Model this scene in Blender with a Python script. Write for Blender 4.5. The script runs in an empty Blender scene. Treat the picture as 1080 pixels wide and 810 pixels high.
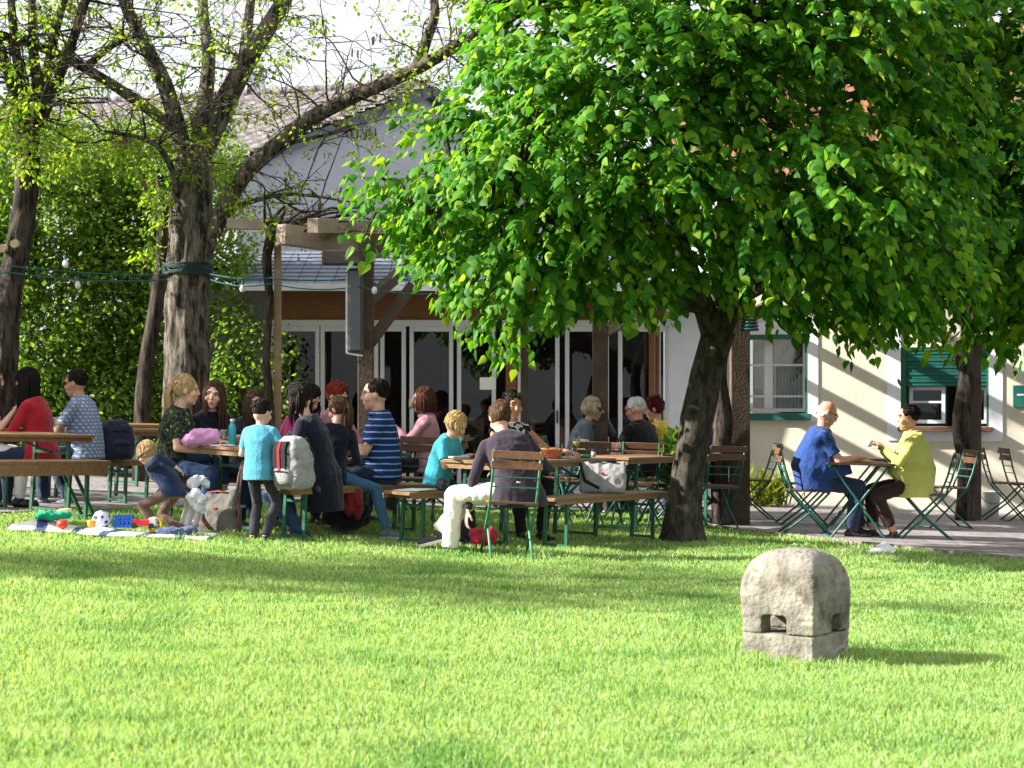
import bpy, math, random
import numpy as np
from mathutils import Vector, Matrix, noise
random.seed(7); RNG = np.random.default_rng(11)
V = Vector; R_ = math.radians
SC = bpy.context.scene; COL = SC.collection
FP, HZ, CZ = 2000.0, 420.0, 1.28            # focal length in photo pixels, horizon row, eye height

def g(x):                                    # the garden falls gently from left to right
    x = max(-9.0, min(9.0, x))
    return -0.05*x if x < 0 else -0.03*x
def P(px, py, Y): return V(((px-540)/FP*Y, Y, CZ-(py-HZ)/FP*Y))
def GX(px, Y): x = (px-540)/FP*Y; return V((x, Y, g(x)))
def GP(px, py):
    k = 0.05 if px < 540 else 0.03
    Y = CZ*FP/((py-HZ)-k*(px-540)); x = (px-540)/FP*Y
    return V((x, Y, g(x)))

# ------------------------------------------------------------------ mesh builder
class MB:
    def __init__(s): s.v = []; s.f = []
    def add(s, vs, fs):
        o = len(s.v); s.v += [tuple(v) for v in vs]; s.f += [tuple(i+o for i in f) for f in fs]
    def box(s, c, size, R=None):
        c = V(c); h = V(size)*0.5; vs = []
        for x in (-1, 1):
            for y in (-1, 1):
                for z in (-1, 1):
                    p = V((x*h.x, y*h.y, z*h.z)); vs.append(c+(R @ p if R else p))
        s.add(vs, [(0,1,3,2),(4,6,7,5),(0,4,5,1),(2,3,7,6),(0,2,6,4),(1,5,7,3)])
    def bar(s, a, b, w, h=None, up=(0,0,1)):
        a = V(a); b = V(b); d = b-a; L = d.length
        if L < 1e-6: return
        d.normalize(); u = V(up)
        if abs(d.dot(u)) > .98: u = V((0,1,0)) if abs(d.y) < .9 else V((1,0,0))
        x = d.cross(u).normalized(); z = x.cross(d)
        s.box((a+b)/2, (w, L, h or w), Matrix((x, d, z)).transposed())
    def tube(s, pts, rad, seg=8, cap=True, rough=0.0, sx=1.0, sd=0, furrow=0):
        pts = [V(p) for p in pts]; n = len(pts)
        if not hasattr(rad, '__len__'): rad = [rad]*n
        t0 = (pts[1]-pts[0]).normalized()
        x = t0.cross(V((0,0,1)))
        if x.length < .1: x = t0.cross(V((0,1,0)))
        x.normalize(); vs = []; fs = []
        for i in range(n):
            t = (pts[min(i+1,n-1)]-pts[max(i-1,0)]).normalized()
            x = (x-t*x.dot(t)).normalized(); y = t.cross(x)
            for k in range(seg):
                a = 2*math.pi*k/seg; r = rad[i]
                if rough: r *= 1+rough*noise.noise(V((math.cos(a)*1.7+sd, math.sin(a)*1.7, pts[i].length*1.3+i*.15)))
                if furrow:
                    q = V((math.cos(a)*r*16+sd, math.sin(a)*r*16, pts[i].z*1.6)); r += furrow*(.5-2*abs(noise.noise(q))-.9*abs(noise.noise(q*2.3)))
                vs.append(pts[i]+x*(math.cos(a)*r*sx)+y*(math.sin(a)*r))
        for i in range(n-1):
            for k in range(seg):
                fs.append((i*seg+k, i*seg+(k+1)%seg, (i+1)*seg+(k+1)%seg, (i+1)*seg+k))
        if cap: fs += [tuple(range(seg))[::-1], tuple((n-1)*seg+k for k in range(seg))]
        s.add(vs, fs)
    def ell(s, c, r, R=None, seg=14, rings=9):
        c = V(c); vs = []; fs = []
        if not hasattr(r, '__len__'): r = (r, r, r)
        for i in range(1, rings):
            p = math.pi*i/rings
            for k in range(seg):
                a = 2*math.pi*k/seg
                q = V((r[0]*math.sin(p)*math.cos(a), r[1]*math.sin(p)*math.sin(a), r[2]*math.cos(p)))
                vs.append(c+(R @ q if R else q))
        for q in (V((0,0,r[2])), V((0,0,-r[2]))): vs.append(c+(R @ q if R else q))
        T = len(vs)-2; B = T+1
        for i in range(rings-2):
            for k in range(seg):
                fs.append((i*seg+k, (i+1)*seg+k, (i+1)*seg+(k+1)%seg, i*seg+(k+1)%seg))
        for k in range(seg):
            fs.append((T, k, (k+1)%seg)); fs.append((B, (rings-2)*seg+(k+1)%seg, (rings-2)*seg+k))
        s.add(vs, fs)
    def cap(s, a, b, r0, r1, seg=12):           # tapered capsule
        a = V(a); b = V(b); n = 4
        s.tube([a.lerp(b, i/n) for i in range(n+1)], [r0+(r1-r0)*i/n for i in range(n+1)], seg)
        s.ell(a, r0, seg=seg, rings=8); s.ell(b, r1, seg=seg, rings=8)
    def lathe(s, prof, c=(0,0,0), seg=20):
        c = V(c); vs = []; fs = []
        for r, z in prof:
            for k in range(seg):
                a = 2*math.pi*k/seg; vs.append(c+V((r*math.cos(a), r*math.sin(a), z)))
        n = len(prof)
        for i in range(n-1):
            for k in range(seg): fs.append((i*seg+k, i*seg+(k+1)%seg, (i+1)*seg+(k+1)%seg, (i+1)*seg+k))
        fs += [tuple(range(seg))[::-1], tuple((n-1)*seg+k for k in range(seg))]
        s.add(vs, fs)
    def prism(s, poly, z0, z1):
        n = len(poly); vs = [(x,y,z0) for x,y in poly]+[(x,y,z1) for x,y in poly]
        s.add(vs, [tuple(range(n))[::-1], tuple(range(n,2*n))]+[(i,(i+1)%n,n+(i+1)%n,n+i) for i in range(n)])
    def loft(s, rings):
        n = len(rings[0]); o = [p for r in rings for p in r]; fs = []
        for i in range(len(rings)-1):
            for k in range(n): fs.append((i*n+k, i*n+(k+1)%n, (i+1)*n+(k+1)%n, (i+1)*n+k))
        fs += [tuple(range(n))[::-1], tuple((len(rings)-1)*n+k for k in range(n))]
        s.add(o, fs)

def link(name, me, mats, parent=None, smooth=False, off=None):
    o = bpy.data.objects.new(name, me); COL.objects.link(o)
    for m in (mats if isinstance(mats, (list, tuple)) else [mats]): me.materials.append(m)
    if smooth: me.polygons.foreach_set('use_smooth', [True]*len(me.polygons))
    if parent: o.parent = parent
    return o
def root_of(p):
    while p.parent: p = p.parent
    return p
def obj(name, mb, mat, parent=None, smooth=False, local=False, bevel=0, at=None):
    """link an MB as one mesh; world coordinates unless local; a child is stored relative to its root's location"""
    off = V((0,0,0))
    if parent and not local: off = root_of(parent).location
    if at is not None: off = V(at)
    me = bpy.data.meshes.new(name)
    me.from_pydata([(v[0]-off.x, v[1]-off.y, v[2]-off.z) for v in mb.v], [], mb.f); me.update()
    o = link(name, me, mat, parent, smooth)
    if at is not None: o.location = off
    if bevel:
        b = o.modifiers.new('bevel', 'BEVEL'); b.width = bevel; b.segments = 2; b.limit_method = 'ANGLE'
    return o
def tag(o, label, cat, group=None, kind=None):
    o['label'] = label; o['category'] = cat
    if group: o['group'] = group
    if kind: o['kind'] = kind
    return o
def thing(name, label, cat, loc=(0,0,0), group=None, yaw=0, tilt=False):
    o = bpy.data.objects.new(name, None); COL.objects.link(o); o.empty_display_size = .1
    o.location = V(loc); tag(o, label, cat, group)
    if tilt: o.rotation_euler = tiltrot(loc[0], yaw)
    elif yaw: o.rotation_euler = (0,0,yaw)
    return o
def tiltrot(x, yaw):
    return (Matrix.Rotation(math.atan(.05 if x < 0 else .03), 3, 'Y') @ Matrix.Rotation(yaw, 3, 'Z')).to_euler()
def dup(root, loc, yaw=0, label=None, group=None, tilt=True):
    r = root.copy(); COL.objects.link(r); r.location = V(loc)
    r.rotation_euler = tiltrot(loc[0], yaw) if tilt else (0,0,yaw)
    if label: r['label'] = label
    if group: r['group'] = group
    for ch in list(root.children):
        c = ch.copy(); COL.objects.link(c); c.parent = r
        for gc in list(ch.children):
            d = gc.copy(); COL.objects.link(d); d.parent = c
    return r
def struct(name, mb, mat, smooth=False):
    o = obj(name, mb, mat, None, smooth); o['kind'] = 'structure'; return o

# ------------------------------------------------------------------ materials
def newmat(name):
    m = bpy.data.materials.new(name); m.use_nodes = True
    nt = m.node_tree; return m, nt, nt.nodes, nt.links, nt.nodes['Principled BSDF']
def c4(c, k=1.0): return (min(1, c[0]*k), min(1, c[1]*k), min(1, c[2]*k), 1)
def ramp(N, stops):
    r = N.new('ShaderNodeValToRGB'); e = r.color_ramp.elements
    e[0].position, e[0].color = stops[0][0], stops[0][1]; e[1].position, e[1].color = stops[-1][0], stops[-1][1]
    for p, c in stops[1:-1]:
        q = e.new(p); q.color = c
    return r
def M(name, col, rough=.7, var=.2, scale=6, bump=.15, bscale=40, stretch=(1,1,1), metal=0, spec=.4, col2=None, sheen=0):
    m, nt, N, L, b = newmat(name)
    tc = N.new('ShaderNodeTexCoord'); mp = N.new('ShaderNodeMapping'); mp.inputs['Scale'].default_value = stretch
    L.new(tc.outputs['Object'], mp.inputs['Vector'])
    n = N.new('ShaderNodeTexNoise'); n.inputs['Scale'].default_value = scale; n.inputs['Detail'].default_value = 6; n.inputs['Roughness'].default_value = .65
    L.new(mp.outputs[0], n.inputs['Vector'])
    r = ramp(N, [(.28, c4(col, 1-var)), (.72, c4(col2 if col2 else col, 1 if col2 else 1+var))])
    L.new(n.outputs['Fac'], r.inputs[0]); L.new(r.outputs[0], b.inputs['Base Color'])
    b.inputs['Roughness'].default_value = rough; b.inputs['Metallic'].default_value = metal
    b.inputs['Specular IOR Level'].default_value = spec
    if sheen: b.inputs['Sheen Weight'].default_value = sheen
    if bump:
        n2 = N.new('ShaderNodeTexNoise'); n2.inputs['Scale'].default_value = bscale; n2.inputs['Detail'].default_value = 5
        L.new(mp.outputs[0], n2.inputs['Vector'])
        bp = N.new('ShaderNodeBump'); bp.inputs['Strength'].default_value = bump; bp.inputs['Distance'].default_value = .02
        L.new(n2.outputs['Fac'], bp.inputs['Height']); L.new(bp.outputs[0], b.inputs['Normal'])
    return m
def cloth(name, col, var=.18): return M(name, col, .9, var, 9, .35, 55, spec=.15, sheen=.15)
def leafmat(name, stops, trans=.45, tcol=1.6, rough=.45):
    m, nt, N, L, b = newmat(name)
    ge = N.new('ShaderNodeNewGeometry'); r = ramp(N, [(p, c4(c)) for p, c in stops])
    L.new(ge.outputs['Random Per Island'], r.inputs[0]); L.new(r.outputs[0], b.inputs['Base Color'])
    b.inputs['Roughness'].default_value = rough; b.inputs['Specular IOR Level'].default_value = .22
    t = N.new('ShaderNodeBsdfTranslucent'); mu = N.new('ShaderNodeMix'); mu.data_type = 'RGBA'; mu.blend_type = 'MULTIPLY'; mu.inputs[0].default_value = 1
    L.new(r.outputs[0], mu.inputs[6]); mu.inputs[7].default_value = (tcol*1.15, tcol, tcol*.45, 1); L.new(mu.outputs[2], t.inputs['Color'])
    mx = N.new('ShaderNodeMixShader'); mx.inputs[0].default_value = trans
    L.new(b.outputs[0], mx.inputs[1]); L.new(t.outputs[0], mx.inputs[2]); L.new(mx.outputs[0], N['Material Output'].inputs['Surface'])
    return m
def glassmat(name, tint=(1,1,1), ior=.022, rough=.0):
    m, nt, N, L, b = newmat(name)
    t = N.new('ShaderNodeBsdfTransparent'); t.inputs['Color'].default_value = c4(tint)
    gl = N.new('ShaderNodeBsdfGlossy'); gl.inputs['Roughness'].default_value = rough
    lw = N.new('ShaderNodeLayerWeight'); pw = N.new('ShaderNodeMath'); pw.operation = 'POWER'; pw.inputs[1].default_value = 3.5; L.new(lw.outputs['Facing'], pw.inputs[0])
    fr = N.new('ShaderNodeMath'); fr.operation = 'MULTIPLY_ADD'; fr.inputs[1].default_value = .5; fr.inputs[2].default_value = ior; L.new(pw.outputs[0], fr.inputs[0])
    mx = N.new('ShaderNodeMixShader'); L.new(fr.outputs[0], mx.inputs[0]); L.new(t.outputs[0], mx.inputs[1]); L.new(gl.outputs[0], mx.inputs[2])
    L.new(mx.outputs[0], N['Material Output'].inputs['Surface']); N.remove(b)
    return m
def barkmat(name, c1, c2, sc=7, zs=.22):
    m, nt, N, L, b = newmat(name)
    tc = N.new('ShaderNodeTexCoord'); mp = N.new('ShaderNodeMapping'); mp.inputs['Scale'].default_value = (1,1,zs)
    L.new(tc.outputs['Object'], mp.inputs[0])
    v = N.new('ShaderNodeTexNoise'); v.inputs['Scale'].default_value = sc*2.2; v.inputs['Detail'].default_value = 8; v.inputs['Roughness'].default_value = .7
    L.new(mp.outputs[0], v.inputs['Vector'])
    r = ramp(N, [(.42, c4(c1)), (.60, c4(c2))]); L.new(v.outputs['Fac'], r.inputs[0]); L.new(r.outputs[0], b.inputs['Base Color'])
    bp = N.new('ShaderNodeBump'); bp.inputs['Strength'].default_value = 1.0; bp.inputs['Distance'].default_value = .07
    L.new(v.outputs['Fac'], bp.inputs['Height']); L.new(bp.outputs[0], b.inputs['Normal'])
    b.inputs['Roughness'].default_value = .9; b.inputs['Specular IOR Level'].default_value = .15
    return m

GREEN = M('green_paint', (.018,.10,.055), .45, .25, 12, .1)
GREEN2 = M('green_paint_light', (.05,.22,.12), .45, .25, 12, .1)
TEAL = M('teal_paint', (.012,.11,.085), .45, .25, 12, .1)
WOODT = M('oiled_wood', (.23,.128,.06), .5, .35, 5, .2, 30, (1,8,8))
WOODL = M('pale_bench_wood', (.46,.29,.13), .55, .25, 5, .2, 30, (1,8,8))
WOODD = M('dark_slat_wood', (.11,.055,.03), .5, .35, 6, .2, 30)
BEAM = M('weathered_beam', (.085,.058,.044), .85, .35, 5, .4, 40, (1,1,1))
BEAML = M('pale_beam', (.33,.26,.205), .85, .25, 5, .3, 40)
WHITE = M('white_frame_paint', (.60,.60,.63), .45, .05, 5, 0)
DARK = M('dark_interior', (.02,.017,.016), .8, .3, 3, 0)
BLACK = M('black_plastic', (.015,.015,.017), .5, .2, 20, .05)
GLASS = glassmat('window_glass', (.75,.78,.78))
CLEAR = glassmat('drinking_glass', (.93,.95,.95), .10)
# ------------------------------------------------------------------ people
def spline4(*pts):
    q = [pts[0]]+list(pts)+[pts[-1]]; out = []
    for i in range(1, len(q)-2):
        for t in (0, .35, .7):
            p0, p1, p2, p3 = q[i-1:i+3]; out.append(.5*((2*p1)+(p2-p0)*t+(2*p0-5*p1+4*p2-p3)*t*t+(3*p1-p0-3*p2+p3)*t**3))
    return out[:8]+[pts[-1]]
PEND = []
def flush():
    bpy.context.view_layer.update(); dg = bpy.context.evaluated_depsgraph_get()
    new = [(o, bpy.data.meshes.new_from_object(o.evaluated_get(dg)), post) for o, post in PEND]
    for o, me, post in new:
        o.modifiers.clear(); old = o.data; o.data = me; bpy.data.meshes.remove(old)
        me.polygons.foreach_set('use_smooth', [True]*len(me.polygons))
        if post: post(o, me)
    PEND.clear()
def fuse(name, mb, mats, parent, voxel, post=None, sm=3):
    o = obj(name, mb, mats, parent)
    r = o.modifiers.new('r', 'REMESH'); r.mode = 'VOXEL'; r.voxel_size = voxel
    s = o.modifiers.new('s', 'SMOOTH'); s.iterations = sm; s.factor = .5
    PEND.append((o, post)); return o
def wrinkle(amp, sc, seed, zs=1.0):
    def post(o, me):
        n = len(me.vertices); co = np.empty(n*3); me.vertices.foreach_get('co', co); nr = np.empty(n*3)
        me.vertex_normals.foreach_get('vector', nr); co = co.reshape(-1,3); nr = nr.reshape(-1,3)
        d = np.array([1-2.4*abs(noise.noise((p[0]*sc+seed, p[1]*sc, p[2]*sc*zs)))+.5*noise.noise((p[0]*sc*2.3, p[1]*sc*2.3+seed, p[2]*sc*2.3*zs)) for p in co])
        me.vertices.foreach_set('co', (co+nr*(d*amp)[:, None]).ravel()); me.update()
    return post
def ik(a, t, l1, l2, pole):
    d = t-a; L = max(.05, min(d.length, (l1+l2)*.992)); dn = d.normalized(); t = a+dn*L
    x = (l1*l1-l2*l2+L*L)/(2*L); h = math.sqrt(max(0, l1*l1-x*x))
    pp = V(pole)-dn*V(pole).dot(dn); pp.normalize()
    return a+dn*x+pp*h, t
def skinmat(name, c): return M(name, c, .5, .1, 14, .08, 90, spec=.4)
SK = {'fair': skinmat('skin_fair', (.62,.36,.26)), 'tan': skinmat('skin_tan', (.50,.26,.17)), 'ruddy': skinmat('skin_ruddy', (.60,.30,.21))}
EYE = M('eye_dark', (.03,.02,.02), .3, 0, 5, 0); LIP = M('lip_tone', (.42,.16,.13), .5, .1, 20, 0)
def hairmat(name, c, v=.35): return M(name, c, .6, v, 45, .6, 90, (1,1,.2), spec=.12)
HR = dict(black=hairmat('hair_black', (.007,.006,.006)), dark=hairmat('hair_dark_brown', (.013,.009,.007)), brown=hairmat('hair_brown', (.065,.036,.02)),
          lbrown=hairmat('hair_light_brown', (.22,.13,.065)), blond=hairmat('hair_blond', (.50,.34,.15)), dblond=hairmat('hair_dark_blond', (.36,.24,.12)),
          red=hairmat('hair_dyed_red', (.17,.025,.015)), burg=hairmat('hair_burgundy', (.09,.008,.018)), auburn=hairmat('hair_auburn', (.085,.028,.018)),
          white=hairmat('hair_white', (.7,.69,.67), .1), ashy=hairmat('hair_ash_blond', (.45,.38,.27)))
LENS = M('dark_lens', (.01,.01,.012), .1, 0, 5, 0, spec=.8); WIRE = M('spectacle_frame', (.05,.045,.05), .3, 0, 5, 0, metal=.5)

def person(label, hip, yaw, sc=1.0, fem=False, lean=8, side=0, twist=0, hyaw=0, hpit=6, hroll=0, rh=None, lh=None, rf=None, lf=None, re=None, le=None, skin='fair',
           hair=('short','dark'), top=None, sleeve='short', pants=None, plen=1.0, shoes=None, belly=0, hem=-.09, hemw=1.0, specs=None, curl=.6, collar=False, hemf=None, sole=None, knee=None, topname='shirt', wide=1.0, legw=1.0, group=None):
    hip = V(hip); gz = g(hip.x); seed = random.random()*50
    root = thing('person', label, 'person', (hip.x, hip.y, gz), group)
    Rz = Matrix.Rotation(R_(yaw), 3, 'Z'); sk = SK[skin]
    W = lambda p: hip+Rz @ (V(p)*sc)
    kid = sc < .85
    # spine
    def sp(h):
        n = 12; p = V((0,0,0)); 
        u = V((0,0,1))
        for i in range(n):
            hh = h*i/n; f = min(1, .45+.55*max(0, hh)/.3) if h > 0 else .12
            a = R_(lean)*f; b = R_(side)*f
            u = V((math.sin(b), math.sin(a), math.cos(a)*math.cos(b))).normalized(); p = p+u*(h/n)
        return p, u
    def frame(h):
        p, u = sp(h); x = Matrix.Rotation(R_(twist)*max(0, min(1, h/.45)), 3, 'Z') @ V((1,0,0))
        x = (x-u*x.dot(u)).normalized(); return p, x, u.cross(x), u
    def ring(h, w, d, fo=0, n=18, k=1.0):
        p, x, y, u = frame(h); out = []
        for i in range(n):
            a = 2*math.pi*i/n; ca, sa = math.cos(a), math.sin(a)
            e = .8; X = math.copysign(abs(ca)**e, ca)*w*k; Y = math.copysign(abs(sa)**e, sa)*d*k
            out.append(W(p+x*X+y*(Y+fo)))
        return out
    b = belly
    if fem: prof = [(-.09,.165,.125,0),(0,.178,.125,0),(.12,.135+b*.3,.10+b*.6,b*.3),(.22,.135,.10+b*.4,b*.2),(.33,.155,.12,.012),(.42,.15,.095,0),(.475,.115,.07,-.01),(.51,.065,.058,-.01)]; sw = .165
    else:   prof = [(-.09,.165,.125,0),(0,.17,.122,0),(.12,.155+b*.35,.11+b*.75,b*.5),(.22,.16+b*.2,.115+b*.55,b*.4),(.33,.178,.122,.005),(.42,.178,.10,0),(.475,.135,.075,-.01),(.51,.07,.06,-.01)]; sw = .19
    if kid: prof = [(h, w*.9, d*.98, f) for h, w, d, f in prof]; sw *= .87
    prof = [(h, w*wide, d*wide, f) for h, w, d, f in prof]; sw *= (wide+1)/2
    # head
    pn, xn, yn, un = frame(.50); hu = (un*.55+V((0,0,1))*.45+yn*.18).normalized()
    hs = 1.06 if not kid else 1.0+.30*(1-sc)/.4
    hc = pn+hu*(.055 if not kid else .03)+hu*.105*hs
    base_yaw = math.atan2(-yn.x, yn.y)
    Rh = Matrix.Rotation(base_yaw+R_(hyaw), 3, 'Z') @ Matrix.Rotation(R_(-hpit), 3, 'X') @ Matrix.Rotation(R_(hroll), 3, 'Y')
    Hw = lambda x, y, z: W(hc+Rh @ (V((x,y,z))*hs))
    RW = Rz @ Rh; k = sc*hs
    bd = MB()
    bd.loft([ring(h, w*.88, d*.86, f) for h, w, d, f in prof])
    bd.cap(W(pn-un*.03), W(hc-hu*.03+Rh @ V((0,-.012,-.02))), (.056 if not fem else .049)*sc, (.054 if not fem else .046)*sc)
    bd.ell(Hw(0,-.008,.012), (.074*k,.095*k,.106*k), RW, 18, 12)
    bd.ell(Hw(0,.03,-.058), (.054*k,.062*k,.058*k), RW); bd.ell(Hw(0,.062,-.098), (.026*k,.022*k,.02*k), RW)
    for s in (-1, 1):
        bd.ell(Hw(s*.04,.056,-.028), (.028*k,.03*k,.03*k), RW)
        bd.ell(Hw(s*.077,-.006,-.004), (.011*k,.02*k,.032*k), RW)
        bd.ell(Hw(s*.032,.080,.034), (.024*k,.014*k,.010*k), RW)
    bd.cap(Hw(0,.086,.016), Hw(0,.1025,-.022), .009*k, .0125*k); bd.ell(Hw(0,.092,-.027), (.018*k,.012*k,.010*k), RW)
    bd.ell(Hw(0,.088,-.058), (.025*k,.011*k,.012*k), RW)
    # arms
    A = [None, None]
    ps, xs, ys, us = frame(.435)
    for i, s in ((0, 1), (1, -1)):
        S = ps+xs*(s*sw); t = (rh, lh)[i]; t = V(t) if t else V((s*.12, .40, .17))
        pole = (re, le)[i] or (s*.7, -.5, -.8)
        E, T = ik(S, t, .285, .255, pole); A[i] = (S, E, T)
        aw = (1.0 if not fem else .86)*(1 if not kid else 1.05)
        bd.cap(W(S), W(E), .047*sc*aw, .038*sc*aw); bd.cap(W(E), W(E.lerp(T, .35)), .039*sc*aw, .039*sc*aw); bd.cap(W(E.lerp(T, .35)), W(T), .039*sc*aw, .026*sc*aw)
        # hand: palm, four fingers, thumb
        d = (T-E).normalized(); dd = (d+V((0,0,-.12))).normalized()
        pal = V((0,0,-1)) if abs(dd.z) < .8 else V((-s,0,0)); pal = (pal-dd*pal.dot(dd)).normalized(); sd = dd.cross(pal)
        if sd.dot(V((-s,0,0))) < 0 and abs(sd.x) > .25: sd = -sd
        RP = Matrix((sd, dd, pal)).transposed(); hk = sc*(1.0 if not kid else 1.0)
        bd.ell(W(T+dd*.05), (.040*hk,.055*hk,.016*hk), Rz @ RP); bd.ell(W(T+dd*.075), (.041*hk,.03*hk,.014*hk), Rz @ RP)
        for f, (off, ln) in enumerate(((.033,.9),(.011,1.0),(-.012,.95),(-.034,.75))):
            p = T+dd*.092+sd*off; a = 0
            for q, sl in enumerate((.036,.026,.02)):
                a += curl*(.45,.75,.6)[q]
                nd = dd*math.cos(a)+pal*math.sin(a)+sd*(off*1.5); p2 = p+nd*(sl*ln)
                bd.cap(W(p), W(p2), (.0092-.0009*q)*hk, (.0086-.0009*q)*hk, 8); p = p2
        p = T+dd*.03+sd*.034; p2 = p+(dd*.6+sd*.75+pal*.35).normalized()*.042; p3 = p2+(dd*.9+sd*.1+pal*.5).normalized()*.032
        bd.cap(W(p), W(p2), .0125*hk, .0105*hk, 8); bd.cap(W(p2), W(p3), .0105*hk, .009*hk, 8)
    # legs
    az = (gz-hip.z)/sc+.085; Lg = []
    for i, s in ((0, 1), (1, -1)):
        H = V((s*.085, .01, -.01)); t = (rf, lf)[i]
        if t is None: t = (s*.11, .40, 0)
        fz = t[2] if len(t) > 2 else 0
        K, T = ik(H, V((t[0], t[1], az+fz)), .43, .42, (knee[i] if knee else (s*.25, 1, .9))); 
        lw = (.95 if fem else 1.0)*(.9 if kid else 1)*legw
        bd.cap(W(H), W(K), .074*sc*lw, .052*sc*lw); bd.cap(W(K), W(K.lerp(T,.35)), .05*sc*lw, .053*sc*lw); bd.cap(W(K.lerp(T,.35)), W(T), .053*sc*lw, .036*sc*lw)
        fd = (t[3] if len(t) > 3 else None); 
        f = V((K.x-H.x, K.y-H.y, 0)) if fd is None else V(fd)
        if f.length < .08: f = V((0,1,0))
        f.normalize(); f = V((f.x, f.y, (fd[2] if fd else 0)))
        bd.cap(W(T), W(T+V((0,0,-.045))-f*.02), .037*sc, .034*sc); bd.cap(W(T+V((0,0,-.045))), W(T+f*.13+V((0,0,-.06))), .036*sc, .024*sc)
        Lg.append((H, K, T, f))
    ec = [Hw(s*.031,.083,.012)-root.location for s in (-1,1)]; bc = [Hw(s*.034,.088,.036)-root.location for s in (-1,1)]
    lc = Hw(0,.1,-.058)-root.location; Rinv = np.array(RW.inverted())
    def paint(o, me):
        n = len(me.polygons); c = np.empty(n*3); me.polygons.foreach_get('center', c); c = c.reshape(-1,3); mi = np.zeros(n, dtype=np.int32)
        for cs, r, m in ((ec, (.0125,.03,.0055), 1), (bc, (.019,.03,.0042), 3), ([lc], (.022,.025,.0055), 2)):
            for q in cs:
                l = (c-np.array(q)) @ Rinv.T/k
                mi[(l[:,0]/r[0])**2+(l[:,1]/r[1])**2+(l[:,2]/r[2])**2 < 1] = m
        me.polygons.foreach_set('material_index', mi); me.update()
    hm = HR[hair[1]]
    fuse('body', bd, [sk, EYE, LIP, hm], root, .0078*max(.8, sc), paint, 2)
    # shirt
    if top:
        sh = MB(); pr = [q for q in prof if q[0] >= -.02]
        hem_p = (hem, prof[0][1]*1.06*hemw, prof[0][2]*1.1*hemw, b*.25 if hemf is None else hemf)
        rings = [hem_p]+pr
        sh.loft([ring(h, w*1.07+.013, d*1.09+.013, f) for h, w, d, f in rings])
        for i in (0, 1):
            S, E, T = A[i]; aw = .88 if fem else 1.0
            sh.ell(W(S), .06*sc*aw)
            sh.ell(W(S.lerp(ps+us*.02, .35)), .07*sc*aw)
            if sleeve == 'short': sh.tube([W(S), W(S.lerp(E,.35)), W(S.lerp(E,.72))], [.062*sc*aw, .061*sc*aw, .062*sc*aw], 14)
            elif sleeve == 'long':
                sh.cap(W(S), W(E), .06*sc*aw, .05*sc*aw); sh.tube([W(E), W(E.lerp(T,.5)), W(E.lerp(T,.98))], [.05*sc*aw, .047*sc*aw, .039*sc*aw], 14)
            elif sleeve == 'elbow': sh.cap(W(S), W(E), .06*sc*aw, .05*sc*aw); sh.tube([W(E), W(E.lerp(T,.35))], [.05*sc*aw, .048*sc*aw], 14)
        fuse(topname, sh, top, root, .0095*max(.75, sc), wrinkle(.0046*sc, 12, seed, .7))
        if collar:
            cm = MB(); n = 20; pk = .072 if fem else .078
            for h0, k0, h1, k1 in ((.485,1.0,.528,1.05),(.528,1.05,.492,1.32)):
                r0, r1 = ring(h0, pk*k0, pk*.9*k0, .0, n), ring(h1, pk*k1, pk*.9*k1, .006, n); cm.add(r0+r1, [(i, (i+1)%n, n+(i+1)%n, n+i) for i in range(n) if i not in (4,5)])
            co = obj('collar', cm, top, root, True); q = co.modifiers.new('thick', 'SOLIDIFY'); q.thickness = .006
    if pants:
        tr = MB(); tr.loft([ring(h, w*1.02, d*1.02, f) for h, w, d, f in (prof[0], prof[1], (.055,)+tuple(prof[1][1:]))])
        for H, K, T, f in Lg:
            lw = (.95 if fem else 1.0)*(.9 if kid else 1)*legw
            tr.cap(W(H), W(K), .084*sc*lw, .064*sc*lw); E2 = K.lerp(T, plen*.99)
            tr.tube([W(K), W(K.lerp(E2,.4)), W(E2)], [.064*sc*lw, .065*sc*lw, (.054 if plen > .8 else .06)*sc*lw], 14)
        fuse('trousers', tr, pants, root, .0095*max(.75, sc), wrinkle(.0065*sc, 12, seed+9, .6))
    if shoes:
        for H, K, T, f in Lg:
            so = MB(); sdv = V((f.y, -f.x, 0)).normalized() if V((f.x,f.y,0)).length > .01 else V((1,0,0)); q = sc
            up = sdv.cross(f.normalized()); RS = Rz @ Matrix((sdv, f.normalized(), up)).transposed(); o0 = T+V((0,0,-.05))
            so.ell(W(o0-f*.02), (.042*q,.055*q,.042*q), RS); so.ell(W(o0+f*.06-up*.008), (.042*q,.08*q,.036*q), RS); so.ell(W(o0+f*.125-up*.014), (.046*q,.065*q,.028*q), RS)
            so.tube([W(T+V((0,0,-.03))), W(T+V((0,0,.01)))], [.045*q,.043*q], 12)
            ob = fuse('shoe', so, shoes, root, .009, None, 2)
            if sole:
                sl = MB(); c = o0-up*.036
                pts = [(-.035,-.06),(.035,-.06),(.036,.02),(.047,.11),(.036,.17),(0,.192),(-.036,.17),(-.047,.11),(-.036,.02)]
                vs = [W(c+sdv*a_+f.normalized()*b_+up*z) for z in (-.012,.012) for a_, b_ in pts]; m_ = len(pts)
                sl.add(vs, [tuple(range(m_))[::-1], tuple(range(m_,2*m_))]+[(i,(i+1)%m_,m_+(i+1)%m_,m_+i) for i in range(m_)]); obj('sole', sl, sole, ob)
    # hair
    st = hair[0]; hb = MB()
    NL = dict(bald=60, short=190, tuft=120, bob=120, long=110, mid=110, pony=150, bun=150).get(st, 100); NL = 90 if hair[1] == 'white' and st == 'short' else NL
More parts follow.
